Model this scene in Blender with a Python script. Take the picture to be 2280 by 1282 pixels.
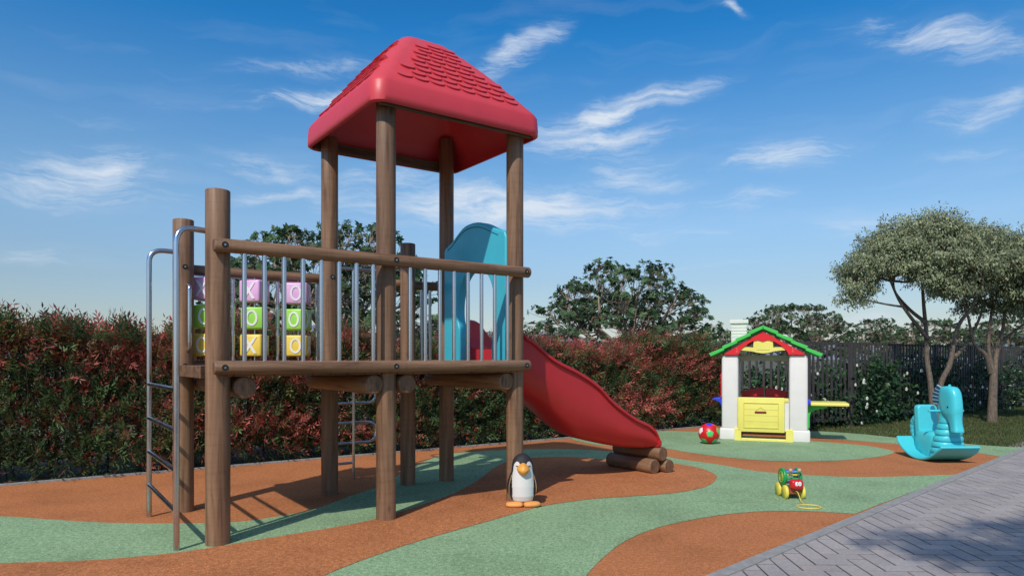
import bpy, bmesh, math, random
import numpy as np
from mathutils import Vector, Matrix, Euler
R = math.radians
S = bpy.context.scene
for o in list(bpy.data.objects): bpy.data.objects.remove(o, do_unlink=True)

# ------------------------------------------------------------------ camera
CH = 1.3                                   # eye height
F = 1540.0                                 # focal length in pixels of a 2280 wide frame
cd = bpy.data.cameras.new('camera'); cam = bpy.data.objects.new('camera', cd); S.collection.objects.link(cam)
cam.location = (0, 0, CH); cam.rotation_euler = (R(90), 0, 0)
cd.sensor_width = 36; cd.lens = 36 * F / 2280; cd.shift_y = 156 / 2280
cd.clip_start = .05; cd.clip_end = 3000
S.camera = cam
S.render.resolution_x = 1024; S.render.resolution_y = 575

# ------------------------------------------------------------------ view, sun, sky
S.view_settings.view_transform = 'Standard'; S.view_settings.look = 'None'
S.view_settings.exposure = 0.18; S.view_settings.gamma = 1
SUN_AZ, SUN_EL = 23, 45
sd = bpy.data.lights.new('sun', 'SUN'); sun = bpy.data.objects.new('sun', sd); S.collection.objects.link(sun)
dv = Vector((math.sin(R(SUN_AZ)) * math.cos(R(SUN_EL)), math.cos(R(SUN_AZ)) * math.cos(R(SUN_EL)), -math.sin(R(SUN_EL))))
sun.rotation_euler = dv.to_track_quat('-Z', 'Y').to_euler(); sun.location = (-5, -8, 12)
sd.energy = 3.15; sd.angle = R(.9); sd.color = (1, .93, .82)

W = bpy.data.worlds.new('World'); S.world = W; W.use_nodes = True
nt = W.node_tree; N = nt.nodes; L = nt.links
N.clear()
def nd(tree, t, **kw):
    n = tree.nodes.new(t)
    for k, v in kw.items(): setattr(n, k, v)
    return n
def mth(tree, op, a, b=None, c=None, clamp=False):
    n = tree.nodes.new('ShaderNodeMath'); n.operation = op; n.use_clamp = clamp
    for i, v in enumerate((a, b, c)):
        if v is None: continue
        if isinstance(v, (int, float)): n.inputs[i].default_value = v
        else: tree.links.new(v, n.inputs[i])
    return n.outputs[0]
def build_world():
    out = nd(nt, 'ShaderNodeOutputWorld'); bg = nd(nt, 'ShaderNodeBackground'); bg.inputs[1].default_value = .1
    L.new(bg.outputs[0], out.inputs[0])
    sky = nd(nt, 'ShaderNodeTexSky', sky_type='NISHITA'); sky.sun_disc = False
    sky.sun_elevation = R(SUN_EL); sky.sun_rotation = R(180 + SUN_AZ)
    sky.altitude = 600; sky.air_density = 1.0; sky.dust_density = 1.0; sky.ozone_density = 2.5
    tc = nd(nt, 'ShaderNodeTexCoord')
    sep = nd(nt, 'ShaderNodeSeparateXYZ'); L.new(tc.outputs['Generated'], sep.inputs[0])
    x, y, z = sep.outputs
    # tint by elevation: pale horizon, deep blue higher, unseen overhead brightened to lift shade
    el = mth(nt, 'ARCSINE', z)
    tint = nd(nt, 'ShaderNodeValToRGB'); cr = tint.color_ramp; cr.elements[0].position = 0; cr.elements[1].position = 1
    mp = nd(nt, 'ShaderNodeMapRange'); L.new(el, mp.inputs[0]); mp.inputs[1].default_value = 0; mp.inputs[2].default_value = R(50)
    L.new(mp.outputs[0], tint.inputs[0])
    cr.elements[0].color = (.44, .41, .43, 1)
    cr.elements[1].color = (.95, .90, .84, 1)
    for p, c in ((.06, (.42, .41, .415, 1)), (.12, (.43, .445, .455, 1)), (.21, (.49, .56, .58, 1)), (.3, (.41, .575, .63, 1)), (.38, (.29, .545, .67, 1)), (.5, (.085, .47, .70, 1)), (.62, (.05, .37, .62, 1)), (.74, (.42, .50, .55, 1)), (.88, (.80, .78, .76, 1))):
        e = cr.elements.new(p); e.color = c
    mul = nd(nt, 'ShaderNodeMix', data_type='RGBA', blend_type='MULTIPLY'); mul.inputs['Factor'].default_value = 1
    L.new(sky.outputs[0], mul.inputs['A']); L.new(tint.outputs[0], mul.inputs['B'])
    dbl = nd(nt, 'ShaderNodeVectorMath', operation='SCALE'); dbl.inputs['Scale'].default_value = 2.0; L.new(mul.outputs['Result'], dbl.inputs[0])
    # cirrus: streaks placed by azimuth and elevation of the sky
    az = mth(nt, 'ARCTAN2', x, y)
    comb = nd(nt, 'ShaderNodeCombineXYZ'); L.new(az, comb.inputs[0]); L.new(el, comb.inputs[1])
    n1 = nd(nt, 'ShaderNodeTexNoise'); n1.inputs['Scale'].default_value = 9; n1.inputs['Detail'].default_value = 4
    L.new(comb.outputs[0], n1.inputs['Vector'])
    sub = nd(nt, 'ShaderNodeVectorMath', operation='SUBTRACT'); L.new(n1.outputs['Color'], sub.inputs[0]); sub.inputs[1].default_value = (.5, .5, .5)
    sc = nd(nt, 'ShaderNodeVectorMath', operation='MULTIPLY'); L.new(sub.outputs[0], sc.inputs[0]); sc.inputs[1].default_value = (.10, .05, 0)
    add = nd(nt, 'ShaderNodeVectorMath', operation='ADD'); L.new(comb.outputs[0], add.inputs[0]); L.new(sc.outputs[0], add.inputs[1])
    P = add.outputs[0]
    streaks = [(700, 150, 200, 22, 8, .45), (720, 215, 180, 24, 13, .8), (1150, 125, 130, 34, 27, .75), (1360, 250, 230, 34, 12, 1.0),
               (1330, 310, 200, 40, 3, .8), (1410, 385, 130, 60, -20, .55), (1730, 355, 130, 34, 3, .85), (2100, 95, 190, 40, -18, .7),
               (2215, 235, 100, 36, 10, .6), (190, 385, 160, 66, 14, .8), (200, 440, 150, 34, 4, .55), (1110, 460, 400, 62, -1, .95),
               (650, 428, 160, 20, 8, .7), (600, 370, 140, 34, -4, .5), (1670, 450, 120, 26, 2, .45), (1622, 10, 40, 10, -25, .7),
               (1900, 500, 80, 40, 5, .4), (1560, 595, 130, 7, 0, .4), (1920, 715, 90, 22, 0, .6), (1480, 525, 160, 22, -4, .4),
               (2180, 335, 110, 22, 0, .3), (60, 560, 130, 26, 2, .35), (860, 395, 150, 36, 4, .6), (1180, 720, 500, 36, 0, .25), (300, 250, 200, 40, 14, .12)]
    acc = None
    for (px, py, hl, hw, an, it) in streaks:
        a = math.atan((px - 1140) / F); e = math.atan((797 - py) / F * math.cos(a))
        m = nd(nt, 'ShaderNodeMapping', vector_type='TEXTURE')
        m.inputs['Location'].default_value = (a, e, 0); m.inputs['Rotation'].default_value = (0, 0, R(an))
        m.inputs['Scale'].default_value = (hl / F * 1.42, hw / F * 1.25, 1)
        L.new(P, m.inputs[0])
        ln = nd(nt, 'ShaderNodeVectorMath', operation='LENGTH'); L.new(m.outputs[0], ln.inputs[0])
        mr = nd(nt, 'ShaderNodeMapRange', interpolation_type='SMOOTHSTEP'); L.new(ln.outputs['Value'], mr.inputs[0])
        mr.inputs[1].default_value = 1.0; mr.inputs[2].default_value = 0.0; mr.inputs[3].default_value = 0; mr.inputs[4].default_value = it
        acc = mr.outputs[0] if acc is None else mth(nt, 'MAXIMUM', acc, mr.outputs[0])
    st = nd(nt, 'ShaderNodeMapping'); st.inputs['Rotation'].default_value = (0, 0, R(-13)); st.inputs['Scale'].default_value = (10, 62, 1)
    L.new(P, st.inputs[0])
    n2 = nd(nt, 'ShaderNodeTexNoise'); n2.inputs['Scale'].default_value = 1; n2.inputs['Detail'].default_value = 12; n2.inputs['Roughness'].default_value = .72
    n2.inputs['Distortion'].default_value = .25
    L.new(st.outputs[0], n2.inputs['Vector'])
    mr2 = nd(nt, 'ShaderNodeMapRange'); L.new(n2.outputs[0], mr2.inputs[0]); mr2.inputs[1].default_value = .30; mr2.inputs[2].default_value = .64
    rag = mth(nt, 'MULTIPLY', mth(nt, 'SUBTRACT', n2.outputs[0], .57), 3.2)
    cl = mth(nt, 'ADD', mth(nt, 'MULTIPLY', acc, 1.15), rag, clamp=True)
    cl = mth(nt, 'MULTIPLY', cl, mth(nt, 'POWER', acc, .6))
    cl = mth(nt, 'ADD', mth(nt, 'MULTIPLY', cl, .75), mth(nt, 'MULTIPLY', mth(nt, 'MULTIPLY', acc, mr2.outputs[0]), .30))
    n3 = nd(nt, 'ShaderNodeTexNoise'); n3.inputs['Scale'].default_value = .45; n3.inputs['Detail'].default_value = 7; L.new(st.outputs[0], n3.inputs['Vector'])
    mr3 = nd(nt, 'ShaderNodeMapRange'); L.new(n3.outputs[0], mr3.inputs[0]); mr3.inputs[1].default_value = .52; mr3.inputs[2].default_value = .8; mr3.inputs[4].default_value = .10
    up = nd(nt, 'ShaderNodeMapRange'); L.new(el, up.inputs[0]); up.inputs[1].default_value = R(2); up.inputs[2].default_value = R(10)
    bgcl = mth(nt, 'MULTIPLY', mr3.outputs[0], up.outputs[0])
    cl = mth(nt, 'ADD', cl, bgcl, clamp=True)
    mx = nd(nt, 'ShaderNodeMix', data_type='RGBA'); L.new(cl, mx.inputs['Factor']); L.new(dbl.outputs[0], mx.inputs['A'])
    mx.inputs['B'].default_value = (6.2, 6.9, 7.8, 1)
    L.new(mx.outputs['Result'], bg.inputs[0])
build_world()

# ------------------------------------------------------------------ helpers
def G(px, py, z=0):                        # a spot of the ground seen in the photograph, in metres
    Y = F * (CH - z) / (py - 797); return ((px - 1140) / F * Y, Y)
def tag(o, label=None, cat=None, group=None, kind=None):
    if label: o['label'] = label
    if cat: o['category'] = cat
    if group: o['group'] = group
    if kind: o['kind'] = kind
    return o
def empty(name, label, cat, loc=(0, 0, 0), rz=0, group=None):
    o = bpy.data.objects.new(name, None); S.collection.objects.link(o); o.empty_display_size = .2
    o.location = loc; o.rotation_euler = (0, 0, rz); return tag(o, label, cat, group)
def link(name, me, m, parent=None, loc=None, rot=None, bevel=0, segs=2, angle=35):
    o = bpy.data.objects.new(name, me); S.collection.objects.link(o)
    if m is not None:
        for k in (m if isinstance(m, (list, tuple)) else [m]): me.materials.append(k)
    if parent: o.parent = parent
    if loc is not None: o.location = loc
    if rot is not None: o.rotation_euler = rot
    if bevel:
        b = o.modifiers.new('b', 'BEVEL'); b.width = bevel; b.segments = segs; b.limit_method = 'ANGLE'; b.angle_limit = R(angle); b.harden_normals = False
    return o
class MB:
    def __init__(s): s.v = []; s.f = []; s.mi = []
    def add(s, vs, fs, mi=0):
        n = len(s.v); s.v += [tuple(p) for p in vs]; s.f += [tuple(n + i for i in f) for f in fs]; s.mi += [mi] * len(fs); return s
    def box(s, c, d, rot=None, mi=0):
        hx, hy, hz = d[0] / 2, d[1] / 2, d[2] / 2
        M = Euler(rot).to_matrix() if rot else Matrix.Identity(3)
        vs = [Vector(c) + M @ Vector((a * hx, b * hy, e * hz)) for e in (-1, 1) for a, b in ((-1, -1), (1, -1), (1, 1), (-1, 1))]
        return s.add(vs, [(3, 2, 1, 0), (4, 5, 6, 7), (0, 1, 5, 4), (1, 2, 6, 5), (2, 3, 7, 6), (3, 0, 4, 7)], mi)
    def tube(s, pts, r, n=16, cap=True, closed=False, mi=0):
        pts = [Vector(p) for p in pts]; k = len(pts); rr = r if isinstance(r, (list, tuple)) else [r] * k
        tang = []
        for i in range(k):
            a = pts[(i - 1) % k] if (i > 0 or closed) else pts[i]; b = pts[(i + 1) % k] if (i < k - 1 or closed) else pts[i]
            tang.append((b - a).normalized())
        t0 = tang[0]; up = Vector((0, 0, 1)) if abs(t0.z) < .9 else Vector((1, 0, 0))
        nrm = t0.cross(up).normalized(); vs = []
        for i in range(k):
            if i: 
                q = tang[i - 1].rotation_difference(tang[i]); nrm = q @ nrm
            bn = tang[i].cross(nrm).normalized()
            for j in range(n):
                a = 2 * math.pi * j / n; vs.append(pts[i] + (nrm * math.cos(a) + bn * math.sin(a)) * rr[i])
        fs = []
        for i in range(k if closed else k - 1):
            for j in range(n):
                a, b = i * n + j, i * n + (j + 1) % n; c, d = ((i + 1) % k) * n + (j + 1) % n, ((i + 1) % k) * n + j
                fs.append((a, d, c, b)[::-1])
        if cap and not closed: fs += [tuple(range(n))[::-1], tuple(range((k - 1) * n, k * n))]
        fs = [f[::-1] for f in fs]
        return s.add(vs, fs, mi)
    def rings(s, rs, cap=True, mi=0):          # rs: list of equal-length loops of points
        n = len(rs[0]); vs = [p for r in rs for p in r]; fs = []
        for i in range(len(rs) - 1):
            for j in range(n): fs.append((i * n + j, i * n + (j + 1) % n, (i + 1) * n + (j + 1) % n, (i + 1) * n + j))
        if cap: fs += [tuple(range(n))[::-1], tuple(range((len(rs) - 1) * n, len(rs) * n))]
        return s.add(vs, fs, mi)
    def prism(s, poly, fn, a, b, mi=0):        # poly 2D ccw, fn(u,v,w)->xyz, extruded w from a to b
        n = len(poly); vs = [fn(u, v, a) for u, v in poly] + [fn(u, v, b) for u, v in poly]
        fs = [tuple(range(n))[::-1], tuple(range(n, 2 * n))] + [(i, (i + 1) % n, n + (i + 1) % n, n + i) for i in range(n)]
        return s.add(vs, fs, mi)
    def sphere(s, c, r, nu=20, nv=12, mi=0):
        rx, ry, rz = r if isinstance(r, (list, tuple)) else (r, r, r); rs = []
        for i in range(nv + 1):
            t = math.pi * i / nv - math.pi / 2; t = max(min(t, 1.5705), -1.5705)
            rs.append([(c[0] + rx * math.cos(t) * math.cos(2 * math.pi * j / nu), c[1] + ry * math.cos(t) * math.sin(2 * math.pi * j / nu), c[2] + rz * math.sin(t)) for j in range(nu)])
        return s.rings(rs, mi=mi)
    def build(s, name, m, parent=None, loc=None, rot=None, bevel=0, segs=2, smooth=40, recalc=True):
        me = bpy.data.meshes.new(name); me.from_pydata(s.v, [], s.f)
        if len(set(s.mi)) > 1: me.polygons.foreach_set('material_index', s.mi)
        if recalc:
            bm = bmesh.new(); bm.from_mesh(me); bmesh.ops.recalc_face_normals(bm, faces=bm.faces); bm.to_mesh(me); bm.free()
        if smooth:
            me.polygons.foreach_set('use_smooth', [True] * len(me.polygons)); me.set_sharp_from_angle(angle=R(smooth))
        me.update()
        return link(name, me, m, parent, loc, rot, bevel, segs)
def fillet(pts, r, n=8):                    # round the corners of a 3D polyline
    pts = [Vector(p) for p in pts]; out = [pts[0]]
    for i in range(1, len(pts) - 1):
        a, b, c = pts[i - 1], pts[i], pts[i + 1]
        rr = min(r, (a - b).length * .49, (c - b).length * .49)
        p = b + (a - b).normalized() * rr; q = b + (c - b).normalized() * rr
        for k in range(n + 1):
            t = k / n; out.append(p * (1 - t) ** 2 + b * 2 * t * (1 - t) + q * t * t)
    out.append(pts[-1]); return out
def crom(P, n=8, closed=False):
    out = []; k = len(P)
    for i in range(k if closed else k - 1):
        p = [P[(i + d) % k] if closed else P[min(max(i + d, 0), k - 1)] for d in (-1, 0, 1, 2)]
        for j in range(n):
            t = j / n
            out.append(tuple(.5 * (2 * p[1][c] + (p[2][c] - p[0][c]) * t + (2 * p[0][c] - 5 * p[1][c] + 4 * p[2][c] - p[3][c]) * t * t + (3 * p[1][c] - p[0][c] - 3 * p[2][c] + p[3][c]) * t ** 3) for c in range(len(P[0]))))
    if not closed: out.append(tuple(P[-1]))
    return out
def lerp(a, b, t): return a + (b - a) * t
def interp(x, xs, ys): return float(np.interp(x, xs, ys))

# ------------------------------------------------------------------ materials
def newmat(name):
    m = bpy.data.materials.new(name); m.use_nodes = True; t = m.node_tree; b = t.nodes['Principled BSDF']; return m, t, b
def noise(t, scale, detail=4, vec=None, rough=.5, dist=0):
    n = t.nodes.new('ShaderNodeTexNoise'); n.inputs['Scale'].default_value = scale; n.inputs['Detail'].default_value = detail
    n.inputs['Roughness'].default_value = rough; n.inputs['Distortion'].default_value = dist
    if vec is not None: t.links.new(vec, n.inputs['Vector'])
    return n
def ramp(t, fac, cols):
    r = t.nodes.new('ShaderNodeValToRGB'); e = r.color_ramp.elements
    e[0].position, e[0].color = cols[0][0], (*cols[0][1], 1); e[1].position, e[1].color = cols[-1][0], (*cols[-1][1], 1)
    for p, c in cols[1:-1]: q = e.new(p); q.color = (*c, 1)
    t.links.new(fac, r.inputs[0]); return r.outputs[0]
def bump(t, b, h, strength, dist):
    n = t.nodes.new('ShaderNodeBump'); n.inputs['Strength'].default_value = strength; n.inputs['Distance'].default_value = dist
    t.links.new(h, n.inputs['Height']); t.links.new(n.outputs[0], b.inputs['Normal']); return n
def mixc(t, fac, A, B, mode='MIX'):
    n = t.nodes.new('ShaderNodeMix'); n.data_type = 'RGBA'; n.blend_type = mode
    for i, v in (('Factor', fac), ('A', A), ('B', B)):
        if isinstance(v, (int, float)): n.inputs[i].default_value = v
        elif isinstance(v, tuple): n.inputs[i].default_value = (*v, 1)
        else: t.links.new(v, n.inputs[i])
    return n.outputs['Result']
def plastic(name, col, rough=.35, var=.12, bmp=.04):
    m, t, b = newmat(name); tc = t.nodes.new('ShaderNodeTexCoord'); v = tc.outputs['Object']
    n = noise(t, 6, 5, v); lo = tuple(c * (1 - var) for c in col)
    t.links.new(ramp(t, n.outputs[0], [(.35, lo), (.65, col)]), b.inputs['Base Color'])
    n2 = noise(t, 22, 5, v); rr = t.nodes.new('ShaderNodeMapRange'); t.links.new(n2.outputs[0], rr.inputs[0])
    rr.inputs[3].default_value = rough - .06; rr.inputs[4].default_value = rough + .12
    t.links.new(rr.outputs[0], b.inputs['Roughness'])
    bump(t, b, noise(t, 300, 2, v).outputs[0], bmp, .002)
    return m
def metal(name='brushed_steel', col=(.60, .61, .66), rough=.2):
    m, t, b = newmat(name); b.inputs['Metallic'].default_value = 1; tc = t.nodes.new('ShaderNodeTexCoord')
    n = noise(t, 7, 3, tc.outputs['Object']); t.links.new(ramp(t, n.outputs[0], [(.3, tuple(c * .86 for c in col)), (.7, col)]), b.inputs['Base Color'])
    rr = t.nodes.new('ShaderNodeMapRange'); t.links.new(n.outputs[0], rr.inputs[0]); rr.inputs[3].default_value = rough - .07; rr.inputs[4].default_value = rough + .1
    t.links.new(rr.outputs[0], b.inputs['Roughness']); return m
def wood(name, dark, mid, light, axis_scale=(26, 26, 1.6), endgrain=False):
    m, t, b = newmat(name); tc = t.nodes.new('ShaderNodeTexCoord'); oi = t.nodes.new('ShaderNodeObjectInfo')
    off = t.nodes.new('ShaderNodeVectorMath'); off.operation = 'MULTIPLY_ADD'
    cb = t.nodes.new('ShaderNodeCombineXYZ')
    for i in range(3): t.links.new(oi.outputs['Random'], cb.inputs[i])
    t.links.new(cb.outputs[0], off.inputs[0]); off.inputs[1].default_value = (7, 3, 11); t.links.new(tc.outputs['Object'], off.inputs[2])
    mp = t.nodes.new('ShaderNodeMapping'); mp.inputs['Scale'].default_value = axis_scale; t.links.new(off.outputs[0], mp.inputs[0])
    n = noise(t, 1.0, 8, mp.outputs[0], .6, .4)
    c = ramp(t, n.outputs[0], [(.34, dark), (.46, mid), (.66, light)])
    mp2 = t.nodes.new('ShaderNodeMapping'); mp2.inputs['Scale'].default_value = tuple(a * .22 for a in axis_scale); t.links.new(off.outputs[0], mp2.inputs[0])
    n2 = noise(t, 1.0, 4, mp2.outputs[0]); c = mixc(t, .55, c, ramp(t, n2.outputs[0], [(.32, (.55, .5, .47)), (.66, (1.1, 1.06, 1.02))]), 'MULTIPLY')
    w = t.nodes.new('ShaderNodeTexVoronoi'); w.inputs['Scale'].default_value = .9
    mp3 = t.nodes.new('ShaderNodeMapping'); mp3.inputs['Scale'].default_value = (4.5, 4.5, 2.2); t.links.new(off.outputs[0], mp3.inputs[0]); t.links.new(mp3.outputs[0], w.inputs[0])
    k = ramp(t, w.outputs['Distance'], [(.0, (.25, .2, .17)), (.045, (.5, .45, .4)), (.1, (1, 1, 1))])
    c = mixc(t, .8, c, k, 'MULTIPLY')
    vz = t.nodes.new('ShaderNodeMapping'); vz.inputs['Scale'].default_value = (3, 3, 38) if axis_scale[2] < 3 else (38, 3, 3); t.links.new(off.outputs[0], vz.inputs[0])
    n4 = noise(t, 1.0, 3, vz.outputs[0]); n5 = noise(t, 2.2, 3, off.outputs[0])
    c = mixc(t, mth(t, 'MULTIPLY', n5.outputs[0], .4), c, ramp(t, n4.outputs[0], [(.36, (.62, .58, .55)), (.48, (1, 1, 1)), (.7, (1.05, 1.04, 1.03))]), 'MULTIPLY')
    t.links.new(c, b.inputs['Base Color']); b.inputs['Roughness'].default_value = .52
    try: b.inputs['Specular IOR Level'].default_value = .4
    except: pass
    bump(t, b, n.outputs[0], .35, .004); return m
def foliage(name, gloss=.45, trans=.35, tweak=1.0):
    m, t, b = newmat(name); a = t.nodes.new('ShaderNodeAttribute'); a.attribute_name = 'Col'
    b.inputs['Roughness'].default_value = gloss
    try: b.inputs['Specular IOR Level'].default_value = .3
    except: pass
    t.links.new(a.outputs['Color'], b.inputs['Base Color'])
    tr = t.nodes.new('ShaderNodeBsdfTranslucent'); t.links.new(a.outputs['Color'], tr.inputs[0])
    mx = t.nodes.new('ShaderNodeMixShader'); mx.inputs[0].default_value = trans
    t.links.new(b.outputs[0], mx.inputs[1]); t.links.new(tr.outputs[0], mx.inputs[2])
    t.links.new(mx.outputs[0], t.nodes['Material Output'].inputs[0]); return m
def bark(name, c1, c2, sc=9):
    m, t, b = newmat(name); tc = t.nodes.new('ShaderNodeTexCoord'); mp = t.nodes.new('ShaderNodeMapping'); mp.inputs['Scale'].default_value = (sc, sc, sc * .25)
    t.links.new(tc.outputs['Object'], mp.inputs[0]); n = noise(t, 4, 8, mp.outputs[0], .65)
    t.links.new(ramp(t, n.outputs[0], [(.35, c1), (.65, c2)]), b.inputs['Base Color']); b.inputs['Roughness'].default_value = .85
    bump(t, b, n.outputs[0], .8, .02); return m
def vcol(name, rough=.4):
    m, t, b = newmat(name); a = t.nodes.new('ShaderNodeAttribute'); a.attribute_name = 'Col'
    t.links.new(a.outputs['Color'], b.inputs['Base Color']); b.inputs['Roughness'].default_value = rough
    tc = t.nodes.new('ShaderNodeTexCoord'); bump(t, b, noise(t, 160, 3, tc.outputs['Object']).outputs[0], .08, .002); return m
def rubber(name, c0, c1, c2):
    m, t, b = newmat(name); g = t.nodes.new('ShaderNodeNewGeometry'); v = g.outputs['Position']
    n = noise(t, 120, 3, v, .8); n2 = noise(t, 34, 5, v, .8); n3 = noise(t, 1.3, 7, v, .68)
    c = ramp(t, n.outputs[0], [(.34, c0), (.5, c1), (.68, c2)])
    c = mixc(t, .75, c, ramp(t, n2.outputs[0], [(.36, (.55, .54, .53)), (.64, (1.25, 1.25, 1.23))]), 'MULTIPLY')
    c = mixc(t, .8, c, ramp(t, n3.outputs[0], [(.32, (.76, .75, .74)), (.5, (1, 1, 1)), (.7, (1.1, 1.1, 1.1))]), 'MULTIPLY')
    t.links.new(c, b.inputs['Base Color']); b.inputs['Roughness'].default_value = .9
    try: b.inputs['Specular IOR Level'].default_value = .15
    except: pass
    bump(t, b, n.outputs[0], .5, .004); return m

M_WOOD = wood('round_wood', (.125, .066, .036), (.205, .115, .064), (.29, .172, .102))
M_WOODX = wood('round_wood_end', (.08, .04, .022), (.16, .085, .045), (.24, .14, .08), (9, 60, 9))
M_PLANK = wood('plank_wood', (.07, .036, .02), (.17, .09, .048), (.27, .155, .088), (2, 30, 30))
M_GREYWOOD = wood('grey_wood', (.05, .04, .03), (.12, .09, .06), (.19, .15, .11), (1.6, 26, 26))
M_DARK = plastic('recess_shade', (.015, .012, .01), .8)
M_STEEL = metal()
M_RED = plastic('red_plastic', (.62, .050, .066), .40, .05)
M_SLIDE = plastic('slide_red_plastic', (.50, .026, .034), .36, .06)
M_CYAN = plastic('cyan_plastic', (.055, .47, .60), .3, .06)
M_OR = rubber('orange_rubber', (.21, .068, .026), (.46, .17, .068), (.65, .29, .125))
M_GR = rubber('green_rubber', (.115, .20, .105), (.25, .39, .22), (.42, .56, .34))

# ------------------------------------------------------------------ the setting
def sheet(name, poly, z, m, kind='structure'):
    me = bpy.data.meshes.new(name); bm = bmesh.new()
    vs = [bm.verts.new((x, y, z)) for x, y in poly]; f = bm.faces.new(vs); f.normal_update()
    if f.normal.z < 0: f.normal_flip()
    bmesh.ops.triangulate(bm, faces=[f]); bm.to_mesh(me); bm.free()
    o = link(name, me, m); tag(o, kind=kind); return o
def simple(name, cols, scale, rough=.9, detail=8, bmp=(.6, .02)):
    m, t, b = newmat(name); g = t.nodes.new('ShaderNodeNewGeometry'); n = noise(t, scale, detail, g.outputs['Position'], .65)
    t.links.new(ramp(t, n.outputs[0], cols), b.inputs['Base Color']); b.inputs['Roughness'].default_value = rough
    bump(t, b, noise(t, scale * 8, 5, g.outputs['Position']).outputs[0], *bmp); return m
M_LAND = simple('dry_land', [(.3, (.05, .06, .03)), (.5, (.09, .09, .05)), (.7, (.15, .14, .09))], .4)
M_SOIL = simple('soil', [(.3, (.02, .017, .012)), (.7, (.06, .048, .034))], 7)
M_TURF = simple('turf_soil', [(.3, (.03, .04, .012)), (.7, (.07, .085, .03))], 5)
M_CONC = simple('kerb_concrete', [(.3, (.22, .215, .21)), (.7, (.36, .35, .335))], 14, .8)

bm_ = MB(); bm_.add([(-1500, -1500, -.035), (1500, -1500, -.035), (1500, 1500, -.035), (-1500, 1500, -.035)], [(0, 1, 2, 3)])
tag(bm_.build('ground', M_LAND, smooth=0), kind='structure')

HS = .684                                   # slope of the hedge line in plan
hd = Vector((1, HS)).normalized(); hn = Vector((-hd.y, hd.x))
def hl(X): return 7.02 + HS * (X + 5.2)
pav = lambda X: 4.13 + (X - 1.1525) * .944  # edge of the paving
edge_right = [(3.9, hl(3.9)), (5.33, 12.43), (5.63, 12.2), (6.0, 11.85), (6.32, 11.3), (6.71, 10.76), (7.1, 10.3), (7.45, pav(7.45))]
er = crom(edge_right[1:], 5)
base_poly = [(-14, hl(-14)), (3.9, hl(3.9))] + er + [(1.0, pav(1.0)), (-3.5, pav(-3.5)), (-14, pav(-14) - 2)]
tag(sheet('play_surface', base_poly, 0.0, M_OR))
top1 = [(-500, 1140), (-200, 1143), (0, 1149), (123, 1157), (246, 1163.6), (384, 1165), (522, 1162), (614, 1150), (700, 1133), (789, 1101), (840, 1083.6), (905, 1047), (955, 1023), (1006, 1009.6), (1127, 1001),
        (1262, 999.5), (1348, 1004), (1461, 1013), (1520, 1023), (1600, 1034), (1689, 1049), (1809, 1058), (1928, 1062), (2077, 1058), (2134, 1056)]
low1 = [(1903, 1143.5), (1800, 1138), (1700, 1138), (1600, 1147), (1480, 1170), (1400, 1200), (1350, 1235), (1305, 1282), (1275, 1340), (1260, 1420)]
g1 = [G(*p) for p in crom(top1, 6)]; g1b = [G(*p) for p in crom(low1, 6)]
tag(sheet('green_band', g1 + g1b + [(-2, 1.6), (-7, 3.5), G(-500, 1260)], .003, M_GR))
tongue = [(-500, 1290), (-200, 1268), (0, 1255), (200, 1248), (400, 1230), (600, 1198), (800, 1164), (900, 1137), (1000, 1103), (1045, 1081), (1075, 1062), (1101, 1041.5), (1135, 1027), (1183, 1019.5), (1262, 1017), (1345, 1022), (1472, 1029),
          (1540, 1038), (1585, 1052), (1595, 1066), (1570, 1084), (1500, 1098), (1400, 1105.5), (1300, 1113), (1200, 1129), (1100, 1157), (1000, 1185), (900, 1215), (800, 1250), (720, 1283), (640, 1330), (560, 1420)]
tag(sheet('orange_tongue', [G(*p) for p in crom(tongue, 6)] + [(-3, 2.2), (-6, 3.2)], .006, M_OR))
ell = [(1272, 976), (1330, 990), (1400, 995), (1480, 998), (1520, 1005), (1600, 1016), (1689, 1024), (1779, 1027), (1868, 1025), (1945, 1018), (1985, 1010), (1988, 1004), (1960, 997), (1920, 991), (1806, 981), (1700, 972), (1600, 964), (1520, 960), (1480, 959), (1400, 963), (1320, 970)]
tag(sheet('green_island', crom([G(*p) for p in ell], 6, True), .003, M_GR))
rb = [G(*p) for p in crom([(1740, 966), (1806, 973), (1850, 976.6), (1944, 984), (2008, 989), (2100, 999), (2187, 1010), (2232, 1017)], 6)]
tag(sheet('green_corner', rb + [(7.40, pav(7.40))] + [(p[0] - .02, p[1] - .02) for p in er[::-1][1:-3]], .003, M_GR))
# lawn and the strip of soil under the hedge
tag(sheet('lawn_base', [(4.2, 12.9)] + er[:-1] + [(7.45, pav(7.45)), (8.6, pav(8.6)), (30, 28), (30, 36), (5, 16)], -.02, M_TURF))
tag(sheet('hedge_bed', [(-14, hl(-14)), (3.9, hl(3.9)), (5.33, 12.43), (5.0, 14.6), (3.2, 15.4), (-14, hl(-14) + 2)], -.01, M_SOIL))
kb = MB()
def strip(mb, a, b, w, z0, z1):
    a = Vector(a); b = Vector(b); d = (b - a).normalized(); n = Vector((-d.y, d.x))
    q = [a, b, b + n * w, a + n * w]; n_ = len(mb.v)
    mb.add([(p.x, p.y, z0) for p in q] + [(p.x, p.y, z1) for p in q], [(3, 2, 1, 0), (4, 5, 6, 7), (0, 1, 5, 4), (1, 2, 6, 5), (2, 3, 7, 6), (3, 0, 4, 7)])
strip(kb, (-14, hl(-14)), (3.9, hl(3.9)), .035, -.02, .022)
tag(kb.build('hedge_kerb', M_CONC, smooth=0, bevel=.003), kind='structure')
kb = MB(); dpv = Vector((1, .944)).normalized(); L0 = Vector((-3.5, pav(-3.5))); tot = (Vector((12, pav(12))) - L0).length; k = 0
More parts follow.
